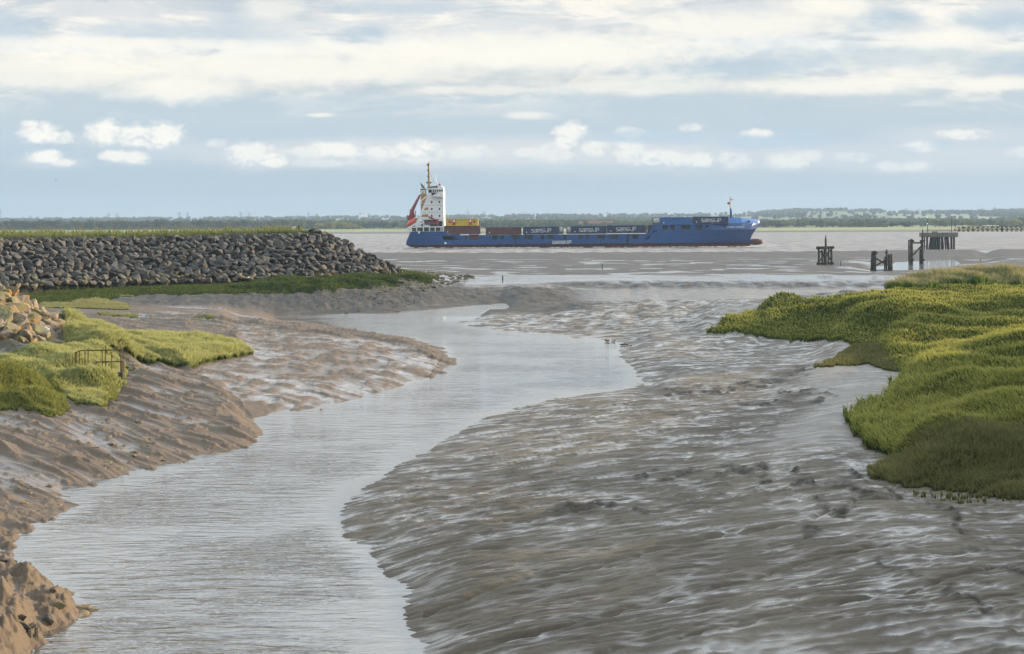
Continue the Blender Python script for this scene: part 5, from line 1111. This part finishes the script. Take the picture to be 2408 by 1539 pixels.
container(1550, 1968, 879, 965, M['c_navy'], 'navy container with white lettering just forward of the lone maroon one', (1648, 1878))
container(1972, 2025, 876, 962, None, 'short silver tank container behind the first navy lettered container', tank=True)
container(2066, 2118, 876, 962, None, 'short silver tank container before the second navy lettered container', tank=True)
container(2122, 2537, 876, 962, M['c_navy'], 'navy lettered container in the middle of the ship, between tank and another navy box', (2216, 2446))
container(2549, 2975, 870, 958, M['c_navy'], 'navy lettered container with a red end, last before the step up to the bow', (2654, 2885))
container(2977, 3000, 870, 958, M['c_maroon'], 'narrow dark red container end against the step in the hull', y0=-BE+.3)
container(3087, 3177, 781, 863, None, 'silver tank container at the aft end of the forward deck', tank=True)
container(3177, 3550, 778, 861, M['c_blue'], 'plain mid blue container on the forward deck')
container(3567, 3985, 774, 858, M['c_navy'], 'navy lettered container furthest forward, behind the foremast', (3667, 3895))
M['foam'] = flat('foam', (.80, .78, .74), .6)
bm = bmesh.new(); rf = random.Random(3)
for i in range(260):
    f = rf.random(); u = 150+f**1.0*4300; 
    if i < 70: u = rf.uniform(4200, 4480)
    p = (XS0+sx(u)+rf.uniform(-1, 1), SHIP_Y-BE-rf.uniform(.1, 2.2)+(4.5 if u > 4150 else 0), .05); r = rf.uniform(.15, .55)
    bmesh.ops.create_icosphere(bm, subdivisions=1, radius=1, matrix=Matrix.Translation(p) @ Matrix.Diagonal((r*2.0, r, r*.45, 1)))
tag(bmobj('bow_foam', bm, M['foam'], None, True), 'white foam along the waterline of the container ship', 'foam', kind='stuff')
# ------------------------------------------------------------------ timber dolphins, jetty head, walkway
def timbermat(name, lo, hi, green):
    m_, n, bs = mat(name); pos = n.new('ShaderNodeNewGeometry').outputs['Position']; nz = n.noise(n.vm('MULTIPLY', pos, (4, 4, .7)), 1.0, 6, .65); g = n.noise(n.vm('MULTIPLY', pos, (.9, .9, .9)), 1.0, 3, .6)
    sp = n.new('ShaderNodeSeparateXYZ'); n.l.new(pos, sp.inputs[0]); c = n.mix(n.mr(nz, .35, .65), lo, hi); c = n.mix(n.m('MULTIPLY', n.mr(g, .45, .6), .6), c, green)
    c = n.mix(n.mr(sp.outputs[2], 2.2, .8, 0, .6), c, (.022, .024, .018)); n.put(bs.inputs['Base Color'], c); bs.inputs['Roughness'].default_value = .85
    bp = n.new('ShaderNodeBump'); n.put(bp.inputs['Height'], nz); bp.inputs['Strength'].default_value = .7; bp.inputs['Distance'].default_value = .08; n.l.new(bp.outputs[0], bs.inputs['Normal']); return m_
M['timber'] = timbermat('weathered_timber', (.030, .026, .020), (.070, .060, .045), (.040, .045, .025)); M['concrete'] = timbermat('stained_concrete', (.12, .115, .095), (.20, .185, .155), (.10, .095, .07)); M['pile'] = timbermat('dark_steel_pile', (.018, .022, .030), (.040, .045, .055), (.03, .03, .03))
def rough(bm, amp, seed):
    rr = random.Random(seed)
    for v in bm.verts: v.co += Vector((rr.uniform(-amp, amp), rr.uniform(-amp, amp), rr.uniform(-amp, amp)*.6))
def post(name, p, q, r, parent, mt, seed, taper=1.0, seg=10, point=False):
    """round, slightly crooked timber from p to q"""
    bm = bmesh.new(); p, q = Vector(p), Vector(q); ax = (q-p).normalized(); u = ax.orthogonal().normalized(); v = ax.cross(u); rr = random.Random(seed); prev = None; n_ = 7
    for k in range(n_+1):
        t = k/n_; c = p.lerp(q, t)+u*rr.uniform(-.05, .05)*r+v*rr.uniform(-.05, .05)*r; rad = r*(1+(taper-1)*t)*(1+rr.uniform(-.07, .07))
        if point and k == n_: rad *= .25
        ring = [bm.verts.new(c+(u*math.cos(a*2*math.pi/seg)+v*math.sin(a*2*math.pi/seg))*rad*(1+.06*math.sin(a*3+seed))+(ax*rr.uniform(-.2, .2)*r if k == n_ else Vector())) for a in range(seg)]
        if prev:
            for a in range(seg): bm.faces.new((prev[a], prev[(a+1) % seg], ring[(a+1) % seg], ring[a]))
        else: bm.faces.new(ring[::-1])
        prev = ring
    bm.faces.new(prev); return bmobj(name, bm, mt, parent, False)
def beam(name, p, q, w_, h_, parent, mt, seed=0):
    bm = bmesh.new(); p, q = Vector(p), Vector(q); d = q-p; L = d.length; e = d.to_track_quat('X', 'Z').to_matrix().to_4x4()
    bmesh.ops.create_cube(bm, size=1, matrix=Matrix.Diagonal((L, w_, h_, 1))); bmesh.ops.subdivide_edges(bm, edges=bm.edges, cuts=2); rough(bm, min(w_, h_)*.05, seed)
    bm.transform(Matrix.Translation((p+q)/2) @ e); return bmobj(name, bm, mt, parent)
def frame_from(px, py, z, unit_px, ux, uy):
    """origin at the foot; returns root location, and a map from drawing units to local x, z"""
    p = P(px, py, z); k = unit_px*p.y/F; return p, (lambda u, v: ((u-ux)*k, (uy-v)*k)), k
def dolphin(px, py, z, up, ux, uy, label, posts, beams, depth=2.0):
    p, g, k = frame_from(px, py, z, up, ux, uy); t = empty('dolphin', p); tag(t, label, 'timber dolphin'); s = 0
    for (u0, v0, u1, v1, w_, yo, point) in posts:
        a, b = g(u0, v0), g(u1, v1); s += 1; post('pile', (a[0], yo*depth, a[1]-.6), (b[0], yo*depth, b[1]), w_*k/2, t, M['timber'], s, .9, 10, point)
    for (u0, v0, u1, v1, w_, yo) in beams:
        a, b = g(u0, v0), g(u1, v1); s += 1; beam('brace', (a[0], yo*depth, a[1]), (b[0], yo*depth, b[1]), w_*k, w_*k, t, M['timber'], s)
    return t
q1_ = (2900+1610*.2492)/4/Q, (800+1048*.2492)/4/Q
dolphin(q1_[0], q1_[1], .55, .0623, 1610, 1048, 'leftmost timber dolphin, with a tall pointed centre post, on the far mud',
    [(1507, 1040, 1505, 770, 36, 0, 0), (1712, 1050, 1708, 765, 36, 0, 0), (1625, 1055, 1625, 566, 34, .25, 1), (1605, 1058, 1600, 780, 52, -.1, 0), (1530, 1035, 1530, 780, 34, 1, 0), (1690, 1035, 1688, 780, 34, 1, 0), (1580, 1040, 1578, 800, 30, .8, 0)],
    [(1462, 768, 1592, 766, 46, -.15), (1592, 770, 1592, 752, 40, -.15), (1636, 764, 1746, 762, 42, -.15), (1466, 1022, 1600, 1018, 30, -.15), (1640, 1010, 1742, 1016, 30, -.15), (1525, 975, 1600, 860, 20, 0), (1530, 815, 1600, 900, 20, .1), (1640, 880, 1700, 960, 20, 0), (1640, 860, 1700, 800, 20, .1), (1510, 768, 1530, 768, 40, .5), (1700, 765, 1700, 765.5, 40, .5), (1500, 1018, 1500, 1018.5, 30, .5)])
q2_ = (3000+1160*.4552)/4/Q, (800+620*.4552)/4/Q
dolphin(q2_[0], q2_[1], .15, .1138, 1160, 620, 'middle broken timber dolphin with a splintered right-hand pile cluster at the channel edge',
    [(1094, 618, 1094, 445, 36, 0, 0), (1084, 618, 1090, 470, 26, .8, 0), (1204, 612, 1206, 436, 16, .3, 0), (1222, 618, 1220, 478, 24, 0, 0), (1243, 618, 1242, 476, 22, -.1, 0), (1232, 618, 1230, 492, 24, .5, 0), (1198, 612, 1204, 500, 16, .9, 0)],
    [(1066, 462, 1116, 464, 20, -.15), (1108, 512, 1208, 572, 13, 0), (1108, 578, 1208, 516, 13, .15), (1100, 616, 1210, 616, 8, -.1), (1193, 461, 1216, 461, 12, .3)])
q3_ = (3000+1465*.4552)/4/Q, (800+560*.4552)/4/Q
dolphin(q3_[0], q3_[1], 0, .1138, 1465, 560, 'rightmost timber dolphin, two tall piles joined by a beam, standing in the channel',
    [(1420, 562, 1419, 342, 30, 0, 0), (1512, 562, 1512, 352, 28, 0, 0), (1514, 400, 1514, 248, 11, -.3, 1), (1410, 560, 1408, 352, 16, .7, 0), (1524, 560, 1526, 352, 14, .7, 0), (1502, 545, 1504, 430, 14, .5, 0)],
    [(1436, 377, 1500, 377, 13, 0), (1432, 484, 1502, 408, 11, 0), (1404, 520, 1436, 524, 16, -.1), (1494, 526, 1534, 528, 14, -.1), (1404, 358, 1440, 362, 20, -.1), (1494, 362, 1532, 360, 20, -.1)])
qj = (3500+1070*.2475)/4/Q, (800+797*.2475)/4/Q
pj, gj, kj = frame_from(qj[0], qj[1], 0, .0619, 1070, 797); jt = empty('jetty_head', pj); tag(jt, 'stained concrete jetty head on dark raking piles at the right of the estuary', 'jetty')
bm = bmesh.new(); a = gj(790, 600); b = gj(1345, 525); DEP = 7.5
bmesh.ops.create_cube(bm, size=1, matrix=Matrix.Translation(((a[0]+b[0])/2, DEP/2, (a[1]+b[1])/2)) @ Matrix.Diagonal((b[0]-a[0], DEP, b[1]-a[1], 1))); bmesh.ops.bevel(bm, geom=list(bm.edges), offset=.12, segments=1, affect='EDGES'); bmobj('deck', bm, M['concrete'], jt)
for i, (u0, u1, w_) in enumerate([(808, 808, 22), (868, 868, 32), (962, 915, 48), (1006, 990, 32), (1045, 1040, 46), (1110, 1110, 44), (1140, 1160, 30), (1195, 1232, 46), (1285, 1285, 34)]):
    a, b = gj(u1, 800), gj(u0, 601)
    for dy in (.7, 4.6) if i % 2 == 0 else (2.4,): post('pile', (a[0], dy, a[1]-3.5), (b[0], dy, b[1]), w_*kj/2, jt, M['pile'], 70+i, 1.0, 12)
a, b = gj(808, 755), gj(868, 752); beam('brace', (a[0], .6, a[1]), (b[0], .6, b[1]), .25, .3, jt, M['concrete'], 4)
bm = bmesh.new(); bmesh.ops.create_cube(bm, size=1, matrix=Matrix.Translation((gj(980, 0)[0], 1.2, gj(0, 519)[1])) @ Matrix.Diagonal((1.75, 1.2, .3, 1))); bmobj('deck_block', bm, M['concrete'], jt)
bm = bmesh.new(); sg = []
for u in (828, 868, 935, 993, 1040, 1097, 1170, 1210): a = gj(u, 526); b = gj(u, 468); sg.append(((a[0], .3, a[1]), (b[0], .3, b[1])))
a, b = gj(828, 492), gj(1240, 492); sg.append(((a[0], .3, a[1]), (b[0], .3, b[1]))); a, b = gj(828, 470), gj(1240, 470); sg.append(((a[0], .3, a[1]), (b[0], .3, b[1]))); bars(bm, sg, .035); bmobj('railing', bm, M['steel'], jt)
M['greenlamp'] = bpy.data.materials.new('green_lamp'); M['greenlamp'].use_nodes = True; b_ = M['greenlamp'].node_tree.nodes['Principled BSDF']; b_.inputs['Base Color'].default_value = (.05, .5, .42, 1); b_.inputs['Emission Color'].default_value = (.15, 1, .85, 1); b_.inputs['Emission Strength'].default_value = .9
def mast(u, label, lamps):
    a, b = gj(u, 525), gj(u, 262); t = empty('lamp_post', (pj.x+a[0], pj.y+1.0, a[1])); tag(t, label, 'lamp post'); bm = bmesh.new(); bars(bm, [((0, 0, 0), (0, 0, b[1]-a[1]))], (.10, .07)); bmobj('pole', bm, M['timber'], t)
    for v in lamps:
        z = gj(u, v)[1]-a[1]; bm = bmesh.new(); bmesh.ops.create_uvsphere(bm, u_segments=10, v_segments=8, radius=.15, matrix=Matrix.Translation((-.1, -.1, z)) @ Matrix.Diagonal((1, 1, 1.5, 1))); bmobj('lamp', bm, M['greenlamp'], t, True)
mast(862, 'thin pole with two green lights on the left of the jetty head', (278, 380)); mast(1252, 'bare thin dark pole on the right of the jetty head', ())
a = gj(1300, 525); t = empty('sign', (pj.x+a[0], pj.y+.5, a[1])); tag(t, 'small red and white sign at the right end of the jetty deck', 'sign'); bm = bmesh.new(); bars(bm, [((0, 0, 0), (0, 0, 1.3))], .05); bmobj('post', bm, M['steel'], t)
bm = bmesh.new(); bmesh.ops.create_cube(bm, size=1, matrix=Matrix.Translation((0, -.08, 1.0)) @ Matrix.Diagonal((.95, .06, .8, 1))); bmobj('board', bm, M['c_red'], t); bm = bmesh.new(); bars(bm, [((-.28, -.13, 1.2), (.28, -.13, 1.2)), ((.25, -.13, 1.2), (-.02, -.13, .78))], .045); bmobj('mark', bm, M['letter'], t)
wk = empty('walkway', (pj.x, pj.y+2.0, 0)); tag(wk, 'long low timber footbridge running off to the right from the jetty head', 'walkway')
def gw(u, v): a = gj(u, v); return (a[0], 0, a[1])
sl = -.012
for dy in (0, 1.6):
    bm = bmesh.new(); sg = [(gw(1330, 443), gw(3300, 443+sl*1970)), (gw(1330, 490), gw(3300, 490+sl*1970))]; u = 1385; i = 0
    while u < 3300:
        if u+78 < 3300: sg.append((gw(u, 488+sl*(u-1330)), gw(u+78, 446+sl*(u-1330))) if u > 2050 or i % 3 == 0 else (gw(u, 446+sl*(u-1330)), gw(u+78, 486+sl*(u-1330))))
        u += 78; i += 1
    sg = [((p[0], dy, p[2]), (q[0], dy, q[2])) for p, q in sg]; bars(bm, sg, .055); bmobj('truss', bm, M['timber'], wk)
    u = 1385
    while u < 3300: a, b = gw(u, 516), gw(u, 434); bm = bmesh.new(); bars(bm, [((a[0], dy, a[2]), (b[0], dy, b[2]+.1))], .10); bmobj('post', bm, M['timber'], wk); u += 78
bm = bmesh.new(); a, b = gw(1330, 492), gw(3300, 492+sl*1970); bmesh.ops.create_cube(bm, size=1, matrix=Matrix.Translation(((a[0]+b[0])/2, .8, (a[2]+b[2])/2)) @ Matrix.Rotation(math.atan2(-(b[2]-a[2]), b[0]-a[0]), 4, 'Y') @ Matrix.Diagonal((b[0]-a[0], 1.7, .12, 1))); bmobj('deck', bm, M['timber'], wk)
for u in (2092, 2790): a = gw(u, 520); b = gw(u, 430); post('pile', (a[0], .8, -2), (b[0], .8, b[2]+.2), .28, wk, M['timber'], 8) if u > 2500 else post('pile', (a[0], .8, a[2]), (b[0], .8, b[2]+.2), .22, wk, M['timber'], 8)
# stakes on the flats
def stake(px, py, z, h_, r, label, lean=0.0, cat='stake', mt_='timber'):
    p = P(px, py, z); zz = float(ground(p.x, p.y)); t = post('stake', (0, 0, -.3), (lean, 0, h_), r, None, M[mt_], int(px), .8, 8); t.location = (p.x, p.y, zz); tag(t, label, cat); return t
stake(2409/4/Q, 1082/4/Q, .9, 1.1, .10, 'thin stake in the far wet mud below the middle of the ship'); stake(2011/4/Q, 1130/4/Q, 1.1, .8, .10, 'short stake in the mud just behind the scarp left of centre'); stake((3000+798*.455)/4/Q, (800+578*.455)/4/Q, .6, 1.0, .10, 'short stake between the leftmost and middle dolphins')
stake((3000+2025*.455)/4/Q, (800+533*.455)/4/Q, .3, .6, .12, 'small stump at the far right end of the channel'); stake(71.5, 1516, 0, .17, .06, 'left of two pale stubs in the water at the lower left corner', mt_='gold'); stake(87, 1512, 0, .22, .07, 'right, taller of two pale stubs in the water at the lower left corner', mt_='gold')
# marker posts on the crest of the breakwater
X_, B_2 = lvl(1178/4/Q, 918/4/Q); dM = float(np.interp(X_, FX, FD))+RUN+1.5; zc = float(emb(np.array([X_]), np.array([dM]))[0]); t = empty('marker', (X_*dM/F, dM, zc)); tag(t, 'pair of dark posts with a white box on the crest of the breakwater', 'marker')
hM = (H-(225.3-222+ROLL*(-218))*dM/F)-zc
for x_ in (-.1, .72): bm = bmesh.new(); bars(bm, [((x_, 0, 0), (x_, 0, max(hM, 1.2)))], .13); bmobj('post', bm, M['timber'], t)
bm = bmesh.new(); bmesh.ops.create_cube(bm, size=1, matrix=Matrix.Translation((-.1, -.2, .75)) @ Matrix.Diagonal((.5, .25, .8, 1))); bmobj('box', bm, M['letter'], t)
# rusty railing on the left bank
M['rust'] = flat('rusty_iron', (.10, .065, .03), .8)
prr = P(462/4/Q, 1542/4/Q, 1.3); KR = .299/4*prr.y/F; rl = empty('railing', (prr.x, prr.y, 1.3)); tag(rl, 'rusty bent pipe railing at the edge of the left grass bank', 'railing')
def gr(u, v, y=0): return ((u-1545)*KR, y, (1210-v)*KR)
for (u, v0, v1, y) in [(945, 880, 782, 1.1), (965, 885, 786, 1.1), (1008, 890, 768, 1.0), (1088, 920, 758, .9), (1107, 890, 765, 1.3), (1343, 965, 748, .5), (1380, 965, 680, .6), (1498, 1195, 755, 0), (1570, 1010, 680, .9), (1585, 1070, 900, .8), (1615, 1115, 742, .5), (1545, 1212, 1040, 0), (1630, 1110, 890, .6)]:
    bm = bmesh.new(); bars(bm, [(gr(u, v0+40, y), gr(u+random.Random(u).uniform(-5, 5), v1, y))], .021); bmobj('upright', bm, M['rust'], rl)
for p, q in (((1030, 757, 1.0), (1615, 742, .5)), ((945, 790, 1.1), (1032, 755, 1.0)), ((1240, 908, .7), (1620, 898, .5)), ((1498, 770, 0), (1515, 745, .3))):
    bm = bmesh.new(); bars(bm, [(gr(*p), gr(*q))], .023); bmobj('rail', bm, M['rust'], rl)
bm = bmesh.new(); a = gr(1562, 1122, .3); bmesh.ops.create_cube(bm, size=1, matrix=Matrix.Translation((a[0]+.14, .35, a[2]+.16)) @ Matrix.Diagonal((.28, .35, .36, 1))); bmobj('footing', bm, M['timber'], rl)
# driftwood and litter by the mound
def onbank(u, v, dd): X, Yr = lvl(u*.299/4/Q, (1180+v*.299)/4); d = dd; return Vector((lvl(u*.299/4/Q, (1180+v*.299)/4/Q)[0]*d/F, d, H-lvl(u*.299/4/Q, (1180+v*.299)/4/Q)[1]*d/F))
def stick(name, p, q, r, mt_, label, cat):
    o = post(name, (0, 0, 0), q-p, r, None, mt_, 3, .7, 7); o.location = p; tag(o, label, cat); return o
stick('driftwood', onbank(340, 852, 113), onbank(690, 690, 116), .05, M['gold'], 'long pale driftwood pole leaning across the foot of the boulder mound', 'driftwood')
stick('stick', onbank(690, 930, 109), onbank(745, 790, 109.5), .022, M['timber'], 'thin dark curved stick left of the railing, the taller of a pair', 'stick'); stick('stick', onbank(738, 940, 109), onbank(762, 840, 109.4), .02, M['timber'], 'shorter of two dark sticks standing in the grass left of the railing', 'stick')
for (u, v, w_, h_, dd, lab) in ((625, 450, .32, .12, 113.5, 'white scrap of litter lying on the boulders'), (212, 872, .22, .10, 112, 'pale litter in the grass under the boulder mound, leftmost scrap'), (352, 928, .2, .1, 110, 'white litter lying in the grass nearest the herb clumps'), (556, 880, .14, .07, 111.5, 'small white scrap at the foot of the boulders near the pole')):
    p = onbank(u, v, dd); bm = bmesh.new(); bmesh.ops.create_cube(bm, size=1, matrix=Matrix.Rotation(.5, 4, 'Y') @ Matrix.Diagonal((w_, .15, h_, 1))); bmesh.ops.bevel(bm, geom=list(bm.edges), offset=.02, segments=2, affect='EDGES'); o = bmobj('litter', bm, M['letter']); o.location = p; tag(o, lab, 'litter')
# ------------------------------------------------------------------ birds
def bodymesh(spec, name, mt, parent=None, sub=2):
    """spec: list of (x, y, z, rx, rz); one tube-like body through the points, radii across and up"""
    bm = bmesh.new(); prev = None; seg = 12; n_ = len(spec)
    for i, (x, y, z, ra, rb) in enumerate(spec):
        a = Vector(spec[max(0, i-1)][:3]); b = Vector(spec[min(n_-1, i+1)][:3]); ax = (b-a).normalized(); u = Vector((0, 1, 0)); u = (u-ax*u.dot(ax)).normalized(); v = ax.cross(u)
        ring = [bm.verts.new(Vector((x, y, z))+u*math.cos(k*2*math.pi/seg)*ra+v*math.sin(k*2*math.pi/seg)*rb) for k in range(seg)]
        if prev:
            for k in range(seg): bm.faces.new((prev[k], prev[(k+1) % seg], ring[(k+1) % seg], ring[k]))
        else: bm.faces.new(ring[::-1])
        prev = ring
    bm.faces.new(prev); o = bmobj(name, bm, mt, parent, True); o.modifiers.new('s', 'SUBSURF').levels = sub; o.modifiers['s'].render_levels = sub; return o
M['bird_brown'] = flat('brown_plumage', (.16, .085, .035), .7); M['bird_pale'] = flat('pale_plumage', (.55, .48, .36), .7); M['bird_white'] = flat('white_plumage', (.78, .77, .74), .7); M['bird_dark'] = flat('dark_plumage', (.05, .045, .035), .7); M['bill'] = flat('bill', (.25, .13, .04), .5)
def leg(parent, x, y, z, mt_): bm = bmesh.new(); bars(bm, [((x, y, z), (x-.01, y, .015)), ((x-.02, y, .008), (x+.05, y, .008))], .007); bmobj('leg', bm, mt_, parent)
p = P(44, 1347, .12); zb_ = float(ground(p.x, p.y)); bd = empty('wading_bird', (p.x, p.y, max(zb_, 0)), 0.0); tag(bd, 'brown and white bird standing upright at the water edge near the left frame edge', 'bird')
bodymesh([(-.15, 0, .06, .010, .006), (-.11, 0, .09, .030, .018), (-.05, 0, .13, .060, .050), (.02, 0, .17, .072, .066), (.06, 0, .215, .050, .050), (.070, 0, .27, .024, .024), (.072, 0, .33, .019, .020), (.078, 0, .365, .026, .026), (.095, 0, .375, .018, .018), (.105, 0, .374, .010, .010)], 'body', M['bird_pale'], bd)
bodymesh([(-.12, -.045, .12, .006, .012), (-.05, -.068, .17, .012, .045), (.02, -.066, .205, .014, .05), (.05, -.045, .22, .008, .02)], 'wing', M['bird_white'], bd); bodymesh([(.058, -.012, .235, .03, .03), (.066, -.006, .28, .026, .027), (.07, 0, .34, .0225, .0235), (.08, 0, .372, .029, .029), (.098, 0, .382, .012, .014)], 'neck_feathers', M['bird_brown'], bd)
bodymesh([(.10, 0, .372, .008, .008), (.14, 0, .362, .005, .004)], 'bill', M['bill'], bd, 1); leg(bd, -.01, .03, .12, M['bill']); leg(bd, -.03, -.03, .12, M['bill']); bd.rotation_euler = (0, 0, -.5)
def duck(px, py, label, mb, mw, s=1.0, rz=0.0, z=0.0, group=None, nm='duck', cat='duck'):
    p = P(px, py, z); t = empty(nm, (p.x, p.y, z), rz); t.scale = (s, s, s); tag(t, label, cat, group)
    bodymesh([(-.30, 0, .12, .012, .006), (-.22, 0, .10, .06, .03), (-.08, 0, .09, .11, .08), (.08, 0, .09, .11, .085), (.18, 0, .12, .06, .06), (.21, 0, .20, .032, .035), (.22, 0, .25, .04, .04), (.25, 0, .255, .03, .03)], 'body', mb, t, 1)
    bodymesh([(-.24, -.06, .12, .01, .015), (-.10, -.10, .12, .02, .05), (.06, -.105, .12, .02, .05), (.13, -.07, .13, .01, .02)], 'wing', mw, t, 1); bodymesh([(.26, 0, .25, .018, .014), (.33, 0, .238, .014, .006)], 'bill', M['bill'], t, 1); return t
duck(1429, 804, 'bright white and orange duck at the point of the creek bank, leftmost of the birds', M['bird_white'], M['bill'], 1.15); duck(1442, 804.5, 'small dark duck with a white breast just right of the bright duck', M['bird_dark'], M['bird_white'], .8)
for i, (a, b) in enumerate(((1463, 812), (1467.5, 811.8), (1475, 813), (1483, 815))): duck(a, b, ['leftmost of four dark ducks on the water in the creek bend', 'second of four dark ducks on the water in the creek bend', 'third of four dark ducks on the water in the creek bend', 'rightmost of four dark ducks on the water in the creek bend'][i], M['bird_dark'], M['bird_dark'], .8, .3*i)
def gull_fly(sx_, sy_, d, label, s, mt_='bird_white'):
    p = PD(sx_/4/Q, sy_/4/Q, d); t = empty('gull', p, .6); t.scale = (s, s, s); tag(t, label, 'gull'); bodymesh([(-.22, 0, 0, .01, .005), (-.1, 0, 0, .05, .04), (.08, 0, 0, .06, .05), (.2, 0, .02, .03, .03), (.26, 0, .01, .008, .008)], 'body', M[mt_], t, 1)
    for s2 in (-1, 1):
        bm = bmesh.new(); pr_ = [(.08, .03, 0), (-.10, .03, 0), (-.08, .30, .14), (.07, .32, .15), (-.16, .62, .02)]; vv = [bm.verts.new((x, s2*y, z)) for x, y, z in pr_]; bm.faces.new((vv[0], vv[1], vv[2], vv[3])); bm.faces.new((vv[3], vv[2], vv[4])); bmesh.ops.solidify(bm, geom=bm.faces[:], thickness=.012); bmobj('wing', bm, M[mt_], t)
gull_fly(1019, 853, 330, 'white gull flying low above the left breakwater', 1.0); gull_fly(1349, 790, 420, 'tiny white gull flying left of the ship mast', .9); gull_fly(223, 721, 420, 'dark speck of a bird flying at the upper left of the horizon', .9, 'bird_dark')
duck(990/4/Q, 1114/4/Q, 'white gull resting on the lichened boulders at the breakwater foot', M['bird_white'], M['bird_white'], 1.1, .4, 2.6, None, 'gull', 'gull'); duck(1646/4/Q, 1108/4/Q, 'white gull resting on the weedy tail of the breakwater', M['bird_white'], M['bird_white'], 1.1, .4, 1.9, None, 'gull', 'gull')
# ------------------------------------------------------------------ scrub added unseen right of the frame to throw long shadows over marsh and mud
for (x, y, w_, h_, k) in [(44, 92, 9, 3.5, 5), (55, 147, 10, 6.5, 4), (62, 155, 11, 7.0, 0), (70, 164, 11, 7.0, 3)]:
    t = empty('added_shade_tree', (x, y, float(ground(x, y))-.1)); tag(t, 'bushy willow added outside the right edge of the frame to shade the marsh', 'tree', 'added shade willows outside the right frame edge')
    c_ = bpy.data.objects.new('crown', crown_me[(k, 'crown_mid')]); COL.objects.link(c_); c_.parent = t; c_.scale = (w_/CROWNS[k][0],)*2+(h_/CROWNS[k][1],)
    tr = bpy.data.objects.new('trunk', TRUNK); COL.objects.link(tr); tr.parent = t; tr.scale = (h_/9,)*3
